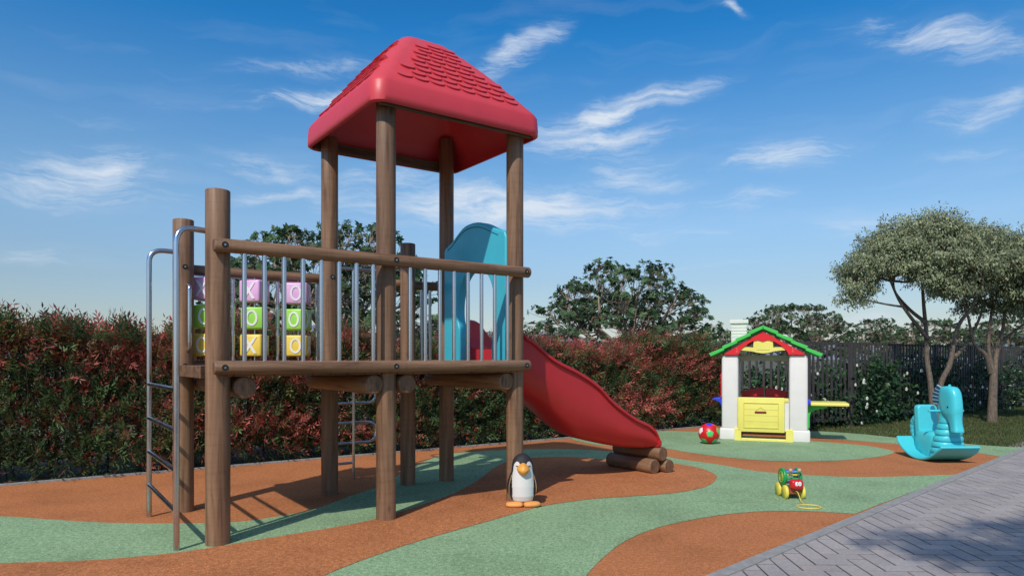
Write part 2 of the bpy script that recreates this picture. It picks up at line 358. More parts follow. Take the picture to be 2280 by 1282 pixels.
while k * .8 < tot:
    a = L0 + dpv * (k * .8); b = a + dpv * .795
    strip(kb, b, a, .088, -.02, .005); k += 1
tag(kb.build('pavement_kerb', M_CONC, smooth=0, bevel=.003), kind='structure')

# herringbone pavers
def paving():
    random.seed(4); Lp, Wp, gp = .25, .125, .0075; vs = []; fs = []; cols = []
    ang = R(-2); ca, sa = math.cos(ang), math.sin(ang)
    def put(x0, y0, w, h):
        cx, cy = x0 + w / 2, y0 + h / 2
        X, Y = 2.0 + cx * ca - cy * sa, 3.0 + cx * sa + cy * ca
        if Y < 1.5 or X > 13 or Y > 16 or Y > pav(X) + .2 or X < -.8: return
        n = len(vs); c = random.uniform(.92, 1.07); tn = random.uniform(-.02, .02); dz = random.uniform(-.0012, .0012)
        i = gp / 2; e = .0045
        for (a, b, z) in ((i, i, -.02), (w - i, i, -.02), (w - i, h - i, -.02), (i, h - i, -.02),
                          (i, i, -.007), (w - i, i, -.007), (w - i, h - i, -.007), (i, h - i, -.007),
                          (i + e, i + e, -.004), (w - i - e, i + e, -.004), (w - i - e, h - i - e, -.004), (i + e, h - i - e, -.004)):
            px, py = x0 + a, y0 + b; vs.append((2.0 + px * ca - py * sa, 3.0 + px * sa + py * ca, z + dz)); q_ = 1 if z > -.005 else .42; cols.append((c * (1 + tn) * q_, c * q_, c * (1 - tn) * q_, 1))
        fs.append((n + 8, n + 9, n + 10, n + 11))
        for q in range(4): fs.append((n + 4 + q, n + 4 + (q + 1) % 4, n + 8 + (q + 1) % 4, n + 8 + q)); fs.append((n + q, n + (q + 1) % 4, n + 4 + (q + 1) % 4, n + 4 + q))
    for i in range(-70, 110):
        for j in range(-40, 60):
            bx = i * Wp + j * 2 * Lp * 0; 
            x0 = i * Wp - 0; y0 = i * Wp
            # classic 90 degree herringbone lattice: generators (Wp, Wp) and (2L, 0)
            ox = i * Wp + j * 2 * Lp; oy = i * Wp
            put(ox, oy, Lp, Wp); put(ox + Lp, oy, Wp, Lp) if False else put(ox - Wp, oy, Wp, Lp)
    me = bpy.data.meshes.new('paving'); me.from_pydata(vs, [], fs)
    a = me.color_attributes.new('Col', 'FLOAT_COLOR', 'POINT'); a.data.foreach_set('color', [x for c in cols for x in c])
    m, t, b = newmat('grey_pavers'); at = t.nodes.new('ShaderNodeAttribute'); at.attribute_name = 'Col'; g = t.nodes.new('ShaderNodeNewGeometry')
    n = noise(t, 60, 6, g.outputs['Position'], .7); n3 = noise(t, 1.6, 5, g.outputs['Position'], .6)
    c = ramp(t, n.outputs[0], [(.3, (.26, .232, .226)), (.55, (.345, .31, .30)), (.72, (.42, .38, .365))])
    c = mixc(t, 1.0, c, at.outputs['Color'], 'MULTIPLY')
    c = mixc(t, .8, c, ramp(t, n3.outputs[0], [(.34, (.80, .80, .82)), (.5, (.98, .98, .98)), (.66, (1.1, 1.09, 1.06))]), 'MULTIPLY')
    t.links.new(c, b.inputs['Base Color']); b.inputs['Roughness'].default_value = .72; bump(t, b, n.outputs[0], .5, .004)
    tag(link('paving', me, m), kind='structure')
paving()
tag(sheet('paving_joint_sand', [(-2, pav(-2) - .02), (13, pav(13) - .02), (13, -3), (-2, -3)], -.016, simple('joint', [(.3, (.012, .012, .013)), (.7, (.03, .029, .03))], 30)))

# far hills, distance haze put into their blue-grey colour
def hills():
    random.seed(3); mb = MB(); n = 160; prof = []
    for i in range(n + 1):
        a = R(-75 + 150 * i / n); h = 20 + 12 * math.sin(i * .11) + 8 * math.sin(i * .31 + 1) + 3 * math.sin(i * .83)
        prof.append((a, max(h, 8)))
    rows = []
    for d, k in ((640, -.2), (700, .45), (800, 1.0), (1000, .2)):
        rows.append([(math.sin(a) * d, math.cos(a) * d, h * k) for a, h in prof])
    vs = [p for r in rows for p in r]; w = n + 1
    mb.add(vs, [(r * w + i, r * w + i + 1, (r + 1) * w + i + 1, (r + 1) * w + i) for r in range(3) for i in range(n)])
    o = mb.build('hills', simple('hill_haze', [(.35, (.13, .16, .19)), (.65, (.2, .235, .27))], .01), smooth=60); tag(o, kind='structure')
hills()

# ------------------------------------------------------------------ leaves
def leaf_mesh(name, c, d, n, ln, wd, col, mat, parent=None, fold=.18, curl=0.0):
    """numpy arrays: c centres of the leaf base, d directions, n up normals, ln/wd sizes, col rgb"""
    d = d / np.linalg.norm(d, axis=1, keepdims=True); sd_ = np.cross(d, n); sd_ /= np.linalg.norm(sd_, axis=1, keepdims=True) + 1e-9; up = np.cross(sd_, d)
    ln = ln[:, None]; wd = wd[:, None]
    v = np.stack([c, c + d * ln * .45 + sd_ * wd * .5 + up * wd * fold, c + d * ln * .45 - sd_ * wd * .5 + up * wd * fold, c + d * ln - up * ln * curl, c + d * ln * .45], axis=1)
    K = len(c); me = bpy.data.meshes.new(name); me.vertices.add(K * 5); me.vertices.foreach_set('co', v.astype(np.float32).ravel())
    q = np.array([0, 4, 3, 1, 0, 2, 3, 4]); idx = (np.arange(K)[:, None] * 5 + q[None, :]).ravel()
    me.loops.add(K * 8); me.loops.foreach_set('vertex_index', idx.astype(np.int32))
    me.polygons.add(K * 2); me.polygons.foreach_set('loop_start', (np.arange(K * 2) * 4).astype(np.int32))
    try: me.polygons.foreach_set('loop_total', np.full(K * 2, 4, dtype=np.int32))
    except Exception: pass
    me.update(calc_edges=True); me.validate()
    a = me.color_attributes.new('Col', 'FLOAT_COLOR', 'POINT'); cc = np.ones((K, 5, 4), np.float32); cc[:, :, :3] = col[:, None, :]
    a.data.foreach_set('color', cc.ravel())
    return link(name, me, mat, parent)
def unit(a): return a / (np.linalg.norm(a, axis=-1, keepdims=True) + 1e-9)
M_HEDGE = foliage('hedge_leaf', .42, .4); M_LEAF = foliage('tree_leaf', .5, .25); M_TWIG = bark('twig_bark', (.05, .035, .025), (.13, .09, .06), 30)

def smooth_noise(rng, pts, scale, seed):
    r = np.random.RandomState(seed); out = np.zeros(len(pts))
    for k in range(5):
        w = r.normal(size=(pts.shape[1],)) * scale * (1 + k * .6); out += np.sin(pts @ w + r.uniform(0, 6.28)) / (1 + .35 * k)
    return out / 2.2
def hedge():
    rng = np.random.RandomState(11)
    x0, x1 = -7.0, 4.45
    root = empty('hedge', 'long clipped hedge of red tipped green leaves running behind the play tower and slide', 'hedge', (0, 0, 0))
    K = 27000; u = rng.uniform(0, 1, K); X = lerp(x0, x1, u)
    along = X * math.sqrt(1 + HS * HS)
    H = 1.33 + .06 * np.sin(along * 1.9 + 1) + .05 * np.sin(along * 4.3) + .04 * np.sin(along * 9.1) + np.interp(X, [-3.4, -2.6], [.13, 0])
    # plumes: rounded heads of the single shrubs
    hid = np.floor(along / .68).astype(int); ph = (along / .68) % 1.0; hr = np.random.RandomState(77).uniform(-.09, .10, 200)[hid + 60]; H += .20 * np.cos((ph - .5) * math.pi) - .10 + hr
    layer = rng.uniform(0, 1, K) ** 1.2                    # 0 at the front face
    zf = np.clip(rng.uniform(0, 1, K) ** .85, .0, 1)
    z = zf * H
    front = .10 + .10 * np.sin(along * 2.7) * np.sin(z * 3.1 + along) + .12 * (z / H) ** 3 + .10 * np.clip(.35 - z, 0, 1)
    depth = front + layer * .62
    topm = rng.uniform(0, 1, K) < .16; depth = np.where(topm, rng.uniform(.12, .8, K), depth); z = np.where(topm, H * rng.uniform(.93, 1.04, K), z)
    P = np.stack([X + hn.x * depth, hl(0) + HS * X + hn.y * depth, z + .02], 1)
    outw = np.stack([np.full(K, -hn.x), np.full(K, -hn.y), np.zeros(K)], 1)
    sd_ = outw * rng.uniform(.1, .9, (K, 1)) + np.array([0, 0, 1.0]) * rng.uniform(.25, 1.2, (K, 1)) + rng.normal(0, .45, (K, 3))
    sd_[z < .45] += np.array([0, 0, -.3]); sd_ = unit(sd_)
    # colour of each sprig
    q = np.stack([along, z * 1.3, depth], 1); nz = smooth_noise(rng, q, 2.2, 5) + .5 * smooth_noise(rng, q, 6.5, 8)
    redness = nz * 1.0 + (z / H - .60) * .65 + rng.normal(0, .42, K) - .16 + np.interp(X, [-3.5, 0, 4], [.0, -.02, .0])
    cols = np.zeros((K, 3))
    pal = {'red': (.58, .165, .135), 'rust': (.27, .11, .07), 'olive': (.22, .20, .065), 'green': (.115, .19, .075), 'dark': (.06, .10, .048)}
    cls = np.where(redness > .55, 0, np.where(redness > .22, 1, np.where(redness > .05, 2, np.where(rng.uniform(0, 1, K) < .6, 3, 4))))
    for i, k in enumerate(pal): cols[cls == i] = pal[k]
    NL = 11
    tpos = np.linspace(.12, 1.0, NL); side = np.array([1 if i % 2 else -1 for i in range(NL)])
    slen = rng.uniform(.15, .31, K)
    ref = unit(np.cross(sd_, rng.normal(0, 1, (K, 3)))); nrm = np.cross(ref, sd_)
    C = P[:, None, :] + sd_[:, None, :] * (tpos[None, :, None] * slen[:, None, None])
    sp = np.where(tpos > .97, .05, .85)[None, :, None]
    D = sd_[:, None, :] * .75 + ref[:, None, :] * side[None, :, None] * sp + nrm[:, None, :] * .15 + rng.normal(0, .16, (K, NL, 3))
    Nn = nrm[:, None, :] + rng.normal(0, .25, (K, NL, 3))
    ll = rng.uniform(.052, .092, (K, NL)) * (1 - .25 * (tpos - .5) ** 2)[None, :]; ww = ll * rng.uniform(.2, .3, (K, NL))
    cc = cols[:, None, :] * rng.uniform(.65, 1.35, (K, NL, 1))
    # young leaf tips are redder than the base of the sprig
    tipm = (tpos > .7)[None, :] & (cls[:, None] >= 2) & (rng.uniform(0, 1, (K, 1)) < .22); cc = np.where(tipm[:, :, None], np.array([.27, .055, .035]) * rng.uniform(.7, 1.3, (K, NL, 1)), cc)
    f = lambda a: a.reshape(-1, a.shape[-1])
    leaf_mesh('foliage', f(C), f(D), f(Nn), ll.ravel(), ww.ravel(), f(cc), M_HEDGE, root)
    # stems and twigs
    mb = MB(); random.seed(5); xx = x0
    while xx < x1:
        for k in range(3):
            bx = xx + random.uniform(-.1, .1); dp = random.uniform(.22, .6); h = random.uniform(1.0, 1.7)
            p0 = Vector((bx + hn.x * dp, hl(bx) + hn.y * dp, -.01)); lean = Vector((random.uniform(-.3, .3), random.uniform(-.3, .2), h))
            mb.tube([p0, p0 + lean * .35 + Vector((random.uniform(-.04, .04), random.uniform(-.04, .04), 0)), p0 + lean * .7, p0 + lean], [.012, .010, .007, .003], 5, cap=False)
            for _ in range(4):
                t = random.uniform(.08, .8); q = p0 + lean * t; dd = Vector((random.uniform(-.5, .5), random.uniform(-.6, .3), random.uniform(.0, .5))) * .5
                mb.tube([q, q + dd * .5 + Vector((0, 0, .02)), q + dd], [.005, .004, .002], 4, cap=False)
        xx += .26
    mb.build('stems', M_TWIG, root, smooth=60, recalc=False)
hedge()

# ------------------------------------------------------------------ fence
M_FENCE = plastic('fence_paint', (.055, .048, .050), .5, .15)
def fence(name, pts, label, ph=1.62, sp=.13):
    root = empty(name, label, 'fence', (pts[0][0], pts[0][1], 0)); o = Vector((pts[0][0], pts[0][1], 0))
    for (a, b) in zip(pts[:-1], pts[1:]):
        a = Vector((*a, 0)) - o; b = Vector((*b, 0)) - o; ln = (b - a).length; d = (b - a) / ln; rz = math.atan2(d.y, d.x); n = max(1, round(ln / 2.0))
        for i in range(n):
            p0 = a + d * (ln * i / n); p1 = a + d * (ln * (i + 1) / n); w = (p1 - p0).length
            MB().box(p0 + Vector((0, 0, ph / 2 - .02)), (.075, .075, ph + .02), (0, 0, rz)).build('post', M_FENCE, root, bevel=.004, smooth=0)
            mb = MB(); c = (p0 + p1) / 2
            mb.box(c + Vector((0, 0, ph - .045)), (w - .076, .04, .04), (0, 0, rz)); mb.box(c + Vector((0, 0, .15)), (w - .076, .04, .04), (0, 0, rz))
            m = int((w - .08) / sp)
            for k in range(m):
                q = p0 + d * (.04 + (w - .08) * (k + .5) / m)
                mb.box(q + Vector((0, 0, ph / 2 + .05)) - Vector((-d.y, d.x, 0)) * .032, (.042, .022, ph - .13), (0, 0, rz))
            mb.build('slat_panel', M_FENCE, root, smooth=0)
    b = Vector((*pts[-1], 0)) - o
    MB().box(b + Vector((0, 0, ph / 2)), (.075, .075, ph), (0, 0, rz)).build('post', M_FENCE, root, bevel=.004, smooth=0)
fx = lambda X: (X + hn.x * .92, hl(X) + hn.y * .92)
fence('metal_fence', [fx(-9), fx(4.3)], 'dark slatted metal fence standing behind the red tipped hedge')
FR = [(3.95, 13.75), (5.4, 12.62), (6.5, 13.26), (8.06, 14.5), (14.1, 18.85), (20, 23.1)]
fence('metal_fence', FR, 'dark vertical bar fence behind the playhouse and along the lawn', ph=1.62)

# ------------------------------------------------------------------ big leaved climbers on the fence
def climber(label, A, B, H, K, dens_front, seed, off=.28):
    rng = np.random.RandomState(seed); A = np.array(A); B = np.array(B); d = (B - A) / np.linalg.norm(B - A); n = np.array([-d[1], d[0]])
    root = empty('climbing_shrub', label, 'shrub', (0, 0, 0))
    K2 = K // 7; u = rng.uniform(0, 1, K2); hh = H * (.80 + .2 * np.sin(u * 9 + seed) * np.sin(u * 23)) * np.clip(np.sin(np.clip(u, .02, .98) * math.pi) * 3.5, .3, 1)
    z = rng.uniform(0, 1, K2) ** .8 * hh; dp = off + rng.uniform(-.22, .4, K2)
    fr = rng.uniform(0, 1, K2) < dens_front; dp[fr] = rng.uniform(-.14, .0, fr.sum())
    c0 = np.stack([A[0] + (B[0] - A[0]) * u + n[0] * dp, A[1] + (B[1] - A[1]) * u + n[1] * dp, z + .04], 1)
    c = (c0[:, None, :] + rng.normal(0, .075, (K2, 7, 3))).reshape(-1, 3); m = len(c); c[:, 2] = np.abs(c[:, 2])
    D = rng.normal(0, .6, (m, 3)) + np.array([-n[0] * .5, -n[1] * .5, -.25]); Nn = rng.normal(0, .5, (m, 3)) + np.array([-n[0], -n[1], .8])
    ll = rng.uniform(.07, .125, m); base = np.repeat(rng.uniform(.6, 1.4, K2), 7)[:, None]
    col = np.array([.026, .062, .026]) * base * rng.uniform(.7, 1.4, (m, 1)); yl = rng.uniform(0, 1, m) < .07; col[yl] = np.array([.10, .15, .05])
    leaf_mesh('foliage', c, D, Nn, ll, ll * .55, col, M_LEAF2, root, .12, .15)
    # pale flowers
    nf = max(3, K // 420); fi = rng.choice(K2, nf)
    for i in fi:
        p = c0[i].copy(); p[:2] -= n * (p[:2] - A) @ n * 1.0 + n * .08; r = rng.uniform(.014, .024)
        mb = MB()
        for a in range(5):
            an = a * 1.2566; e1 = np.array([d[0], d[1], 0]); e2 = np.array([0, 0, 1.0]); q = p + (e1 * math.cos(an) + e2 * math.sin(an)) * r
            mb.sphere(q, (r * .75, r * .5, r * .75), 6, 4)
        mb.build('flower', M_FLOWER, root, recalc=False)
    st = MB(); random.seed(seed)
    for i in range(max(4, int(np.linalg.norm(B - A) * 4))):
        t = random.random(); p = Vector((A[0] + (B[0] - A[0]) * t + n[0] * off, A[1] + (B[1] - A[1]) * t + n[1] * off, -.02)); v = Vector((random.uniform(-.25, .25), random.uniform(-.15, .15), H * .8))
        st.tube([p, p + v * .4 + Vector((random.uniform(-.08, .08), 0, 0)), p + v], [.014, .010, .004], 5, cap=False)
    st.build('stems', M_TWIG, root, recalc=False)
M_LEAF2 = foliage('glossy_leaf', .3, .18); M_FLOWER = plastic('white_petal', (.7, .68, .62), .6)
climber('dark leafy shrub with pale flowers seen through the open playhouse doorway', (4.35, 13.45), (5.35, 12.75), 1.15, 3000, .05, 3)
climber('low dark shrub behind the fence bars just right of the playhouse', (5.5, 12.7), (6.45, 13.25), 1.2, 2600, .05, 7)
climber('bushy climber with white flowers pushing through the fence left of the forked tree', (6.5, 13.3), (8.0, 14.45), 1.35, 5600, .35, 12)
climber('dark climber on the fence between the two lawn trees', (8.1, 14.5), (10.4, 16.15), 1.35, 6000, .15, 15)
climber('dark climber on the fence at the far right behind the straight trunked tree', (10.5, 16.25), (15.5, 19.8), 1.45, 9000, .2, 21)

# ------------------------------------------------------------------ trees
def tree_parts(root, trunk_paths, blobs, kind, seed, leafcol, barkm, fork):
    """trunk_paths: list of (points, radii); blobs: (centre, radius xyz, from point)"""
    rng = np.random.RandomState(seed); random.seed(seed); mb = MB()
    for pts, rad in trunk_paths: mb.tube(crom(pts, 5), list(np.interp(np.linspace(0, 1, (len(pts) - 1) * 5 + 1), np.linspace(0, 1, len(rad)), rad)), 10, cap=True)
    mb.build('trunk', barkm, root, smooth=80, recalc=False)
    lm = MB(); C = []; D = []; Nn = []; LL = []; WW = []; CO = []
    for bi, (c, r, frm) in enumerate(blobs):
        c = Vector(c); frm = Vector(frm); dist = (c - frm).length
        mid = frm.lerp(c, .5) + Vector((random.uniform(-.1, .1), random.uniform(-.1, .1), random.uniform(-.12, .08))) * dist
        path = crom([tuple(frm), tuple(frm.lerp(mid, .5) + Vector((random.uniform(-.04, .04), random.uniform(-.04, .04), 0)) * dist), tuple(mid), tuple(mid.lerp(c, .55) + Vector((random.uniform(-.08, .08), random.uniform(-.08, .08), .04)) * dist), tuple(c)], 3)
        w0 = .012 + .011 * dist if kind == 'rosette' else .02 + .016 * dist; lm.tube(path, list(np.linspace(w0, w0 * .35, len(path))), 6, cap=False)
        vol = r[0] * r[1] * r[2]
        if kind == 'rosette':
            n = int(12.5 * (vol ** (2 / 3)) / .2) + 5
            for i in range(n):
                v = unit(rng.normal(size=3)); v[2] = abs(v[2]) * .9 - .25 * rng.uniform() ; k = rng.uniform(.45, 1.08)
                p = np.array(c) + v * np.array(r) * k; st = Vector(path[rng.randint(len(path) // 2, len(path))]); pv = Vector(p)
                m1 = st.lerp(pv, .55) + Vector(rng.normal(0, .06, 3)); lm.tube([st, m1, pv], [.008, .006, .004], 4, cap=False)
                ax = unit(v * .8 + np.array([0, 0, .5]) + rng.normal(0, .35, 3)); e1 = unit(np.cross(ax, rng.normal(size=3))); e2 = np.cross(ax, e1)
                m = rng.randint(9, 13); sh = rng.uniform(.6, 1.35); sz = rng.uniform(.8, 1.15)
                for j in range(m):
                    a = 6.283 * j / m + rng.uniform(-.3, .3); rad = e1 * math.cos(a) + e2 * math.sin(a); el = rng.uniform(.0, .9)
                    C.append(p + ax * rng.uniform(-.03, .03)); D.append(rad + ax * el * .6); Nn.append(ax - rad * .3); l = rng.uniform(.10, .14) * sz; LL.append(l); WW.append(l * .55)
                    CO.append(np.array(leafcol) * sh * rng.uniform(.75, 1.25) * (np.array([1.5, 1.1, .7]) if rng.uniform() < .06 else 1))
        else:
            n = int(275 * (vol ** (2 / 3)) / .25) + 20
            for i in range(n):
                v = unit(rng.normal(size=3)); 
                if v[2] < -.3: v[2] *= .4
                k = rng.uniform(.55, 1.05) ; p = np.array(c) + v * np.array(r) * k
                if rng.uniform() < .35:
                    st = Vector(path[rng.randint(len(path) // 2, len(path))]); pv = Vector(p); lm.tube([st, st.lerp(pv, .5) + Vector((0, 0, .05)), pv], [.010, .007, .004], 4, cap=False)
                m = rng.randint(13, 20); sh = rng.uniform(.62, 1.35)
                tw = unit(v * np.array([1, 1, .2]) + rng.normal(0, .5, 3) + np.array([0, 0, -.25]))
                for j in range(m):
                    t = rng.uniform(0, .20); q = p + tw * t + rng.normal(0, .028, 3)
                    C.append(q); D.append(rng.normal(0, .45, 3) + np.array([0, 0, -.8]) + v * .4); Nn.append(rng.normal(0, .5, 3) + v + np.array([0, 0, .4])); l = rng.uniform(.042, .07); LL.append(l); WW.append(l * .42)
                    CO.append(np.array(leafcol) * sh * rng.uniform(.7, 1.3) * (np.array([1.25, 1.25, 1.15]) if rng.uniform() < .25 else 1))
    lm.build('limbs', barkm, root, smooth=80, recalc=False)
    leaf_mesh('crown', np.array(C), np.array(D), np.array(Nn), np.array(LL), np.array(WW), np.array(CO), M_LEAF, root, .15, .1)
M_BARKT = bark('pale_bark', (.16, .12, .09), (.42, .33, .25)); M_BARKR = bark('brown_bark', (.075, .055, .04), (.22, .17, .13), 14)

def umbrella_tree(seed):
    random.seed(seed); rng = np.random.RandomState(seed)
    root = empty('umbrella_tree', 'x', 'tree')
    trunk = [([(0, 0, -.05), (.05, .03, .5), (-.02, 0, 1.0)], [.24, .19, .16])]
    limbs = []
    for k in range(9):
        a = k * 6.283 / 9 + random.uniform(-.25, .25); rr = random.uniform(.9, 1.7); zz = random.uniform(1.8, 2.7) - rr * .15
        e = (math.cos(a) * rr, math.sin(a) * rr, zz); s = (0, 0, .9)
        m = (math.cos(a + .25) * rr * .4, math.sin(a + .25) * rr * .4, lerp(1.0, zz, .45) + random.uniform(-.15, .1))
        trunk.append(([s, m, (lerp(m[0], e[0], .5) + random.uniform(-.12, .12), lerp(m[1], e[1], .5) + random.uniform(-.12, .12), lerp(m[2], e[2], .5)), e], [.13, .09, .06])); limbs.append(e)
    blobs = []
    cand = []
    for i in range(62):
        ph = i * 2.39996; t = (i + .5) / 62; el = math.asin(t); rr = 2.75 * math.cos(el) * random.uniform(.85, 1.04)
        cand.append((math.cos(ph) * rr, math.sin(ph) * rr, 1.55 + 2.55 * t * random.uniform(.88, 1.05)))
    for i in range(16):
        ph = i * .3927 + random.uniform(-.15, .15); rr = random.uniform(2.3, 2.85); cand.append((math.cos(ph) * rr, math.sin(ph) * rr, random.uniform(1.35, 1.9)))
    for i in range(26):
        ph = random.uniform(0, 6.28); rr = random.uniform(.3, 2.0); cand.append((math.cos(ph) * rr, math.sin(ph) * rr, random.uniform(2.1, 3.2)))
    for c in cand:
        f = min(limbs + [(0, 0, 1.6), (.2, .1, 2.2)], key=lambda e: (Vector(e) - Vector(c)).length); q = random.uniform(.30, .52)
        blobs.append((c, (q * 1.2, q * 1.2, q * .75), f))
    tree_parts(root, trunk, blobs, 'rosette', seed, (.060, .115, .048), M_BARKT, None); return root
def copy_tree(o, parent=None):
    c = o.copy(); S.collection.objects.link(c); c.parent = parent
    for ch in list(o.children): copy_tree(ch, c)
    return c
protoA = umbrella_tree(2); protoB = umbrella_tree(9)
umb = [(protoA, 730, 15.8, .3, .98, 1.06, 'wide umbrella tree with fan leaves behind the left half of the play tower'), (protoB, 1385, 20.3, 1.3, 1.0, .97, 'wide umbrella tree with pale twisted limbs beyond the hedge right of the tower'),
       (protoA, 1768, 35, 2.2, 1.0, 1.0, 'distant umbrella tree behind the playhouse chimney and roof'), (protoB, 1952, 50, 3.6, .92, .99, 'small distant umbrella tree between the playhouse and the forked lawn tree'),
       (protoA, 2075, 46, 5.0, 1.05, .95, 'distant umbrella tree seen behind the forked trunk on the lawn'), (protoB, 1628, 62, .7, .9, .9, 'smallest distant umbrella tree just left of the playhouse chimney'),
       (protoA, 2235, 48, 1.0, 1.0, 1.0, 'distant umbrella tree at the right edge behind the lawn trees')]
used = set()
for p, px, Y, rz, sx, sz, lab in umb:
    o = p if p.name not in used else copy_tree(p); used.add(p.name)
    o.location = ((px - 1140) / F * Y, Y, -.03 - (0)); o.rotation_euler = (0, 0, rz); o.scale = (sx, sx, sz); tag(o, lab, 'tree', 'umbrella trees beyond the hedge and fence')

def lawn_trees():
    # forked tree: two stems from one foot
    r = empty('lawn_tree', 'slender tree with two stems forking at its foot, on the lawn behind the rocking seahorse', 'tree', (8.42, 13.8, 0), 0, 'trees on the lawn')
    k = 14 / 1540.
    q = lambda px, py, dy=0: ((px - 2080) * k, dy, 1.3 + (797 - py) * k)
    tr = [([(0, 0, -.05), q(2072, 850), q(2068, 800, .05), q(2066, 740, .05), q(2064, 680, .1), q(2060, 620, .1)], [.065, .05, .045, .036, .024]),
          ([(0.06, 0, -.05), q(2090, 860, -.05), q(2108, 810, -.1), q(2117, 760, -.1), q(2130, 720, -.1), q(2150, 690, -.15), q(2166, 650, -.2)], [.06, .05, .042, .034, .018]),
          ([q(2117, 795, -.1), q(2150, 776, .1), q(2185, 745, .3), q(2205, 700, .3), q(2215, 660, .3)], [.045, .035, .025, .015]),
          ([q(2068, 755), q(2040, 730, -.1), q(2010, 700, -.2), q(1990, 670, -.2), q(1972, 630, -.2)], [.05, .035, .028, .018]),
          ([q(1998, 686, -.2), q(1960, 682, -.3), q(1920, 674, -.3), q(1900, 668, -.3)], [.022, .016, .008]),
          ([q(2064, 720), q(2040, 690, .2), q(2020, 650, .4), q(2015, 620, .4)], [.04, .03, .015])]
    bl = []
    random.seed(8)
    spots = [(1900, 640, -.3, .26), (1885, 670, -.3, .20), (1925, 585, -.2, .36), (1940, 615, .4, .3), (1965, 545, 0, .45), (2000, 585, -.5, .4), (2010, 510, .1, .42), (2060, 500, -.2, .45), (2110, 502, .2, .45), (2150, 525, -.3, .4), (2060, 570, -.7, .45), (2100, 600, -.8, .4),
             (2030, 630, -.6, .32), (2120, 560, .5, .5), (2010, 560, .7, .5), (2160, 590, .1, .42), (1950, 600, -.6, .3), (2050, 540, .9, .5), (2075, 650, -.7, .28), (2150, 640, .5, .36), (2090, 540, -.5, .42), (1990, 540, -.4, .38), (1905, 610, .1, .26)]
    lm = [q(2060, 620, .1), q(2166, 650, -.2), q(1972, 630, -.2), q(1900, 668, -.3), q(2015, 620, .4), q(2215, 660, .3)]
    for px, py, dy, rr in spots:
        c = q(px, py + 14 * (py < 600), dy); f = min(lm, key=lambda e: (Vector(e) - Vector(c)).length); bl.append((c, (rr * 1.15, rr * 1.15, rr * .8), f))
    tree_parts(r, tr, bl, 'fine', 31, (.235, .268, .155), M_BARKR, None)
    r = empty('lawn_tree', 'tree with one stout straight trunk on the lawn at the right edge of the photo', 'tree', (9.75, 14.05, 0), 0, 'trees on the lawn')
    q = lambda px, py, dy=0: ((px - 2212) * k, dy, 1.3 + (797 - py) * k)
    tr = [([(0, 0, -.05), q(2214, 880), q(2216, 830)], [.10, .08, .072]), ([q(2216, 835), q(2204, 780), q(2208, 720), q(2216, 660)], [.055, .035, .02]), ([q(2218, 835), q(2232, 780, .1), q(2260, 745, .1), q(2300, 715, .1)], [.055, .035, .02]),
          ([q(2208, 830), q(2190, 790, -.1), q(2165, 765, -.1), q(2150, 700, -.1), q(2135, 660, -.1)], [.05, .03, .015]), ([q(2232, 780, .1), q(2238, 720), q(2240, 650)], [.04, .03, .02])]
    lm = [q(2216, 660), q(2300, 715, .1), q(2135, 660, -.1), q(2240, 650)]; bl = []
    for px, py, dy, rr in [(2150, 590, .2, .42), (2180, 545, 0, .48), (2230, 530, .2, .45), (2285, 540, -.1, .5), (2340, 560, .2, .5), (2210, 590, -.6, .5), (2270, 600, -.6, .5), (2330, 620, 0, .5), (2165, 640, -.2, .34), (2240, 650, -.5, .38),
                           (2290, 670, .1, .42), (2380, 640, 0, .5), (2230, 580, .8, .5), (2300, 560, .9, .55), (2190, 680, .2, .28), (2360, 700, 0, .4), (2255, 690, -.2, .3)]:
        c = q(px, py + 14 * (py < 620), dy); f = min(lm, key=lambda e: (Vector(e) - Vector(c)).length); bl.append((c, (rr * 1.15, rr * 1.15, rr * .8), f))
    tree_parts(r, tr, bl, 'fine', 33, (.21, .245, .14), M_BARKR, None)
    # a tree standing beside the photographer, outside the frame
    r = empty('shade_tree', 'leafy tree outside the frame whose blotchy shadow falls across the grey paving', 'tree', (2.9, .1, 0), 0)
    tr = [([(0, 0, -.05), (.05, -.1, 2.0), (-.1, .1, 3.6)], [.16, .12, .08])]; bl = []
    for c, rr in [((-1.75, .72, 4.4), .26), ((-1.45, .45, 4.4), .30), ((-1.2, .05, 4.5), .34), ((-.9, .25, 4.4), .32), ((-.7, -.1, 4.6), .4), ((-.9, 1.05, 4.4), .24), ((-.45, 1.1, 4.4), .28), ((0, 1.2, 4.5), .34), ((.4, 1.1, 4.4), .38), ((-.1, .2, 4.4), .4), ((.3, -.1, 4.8), .5), ((.8, .6, 4.5), .45), ((1.1, 0, 4.6), .5), ((-.5, -.5, 4.9), .45)]:
        bl.append((c, (rr * 1.3, rr * 1.1, rr * .7), (.1, .1, 3.6)))
    tree_parts(r, tr, bl, 'fine', 35, (.09, .11, .06), M_BARKR, None)
lawn_trees()

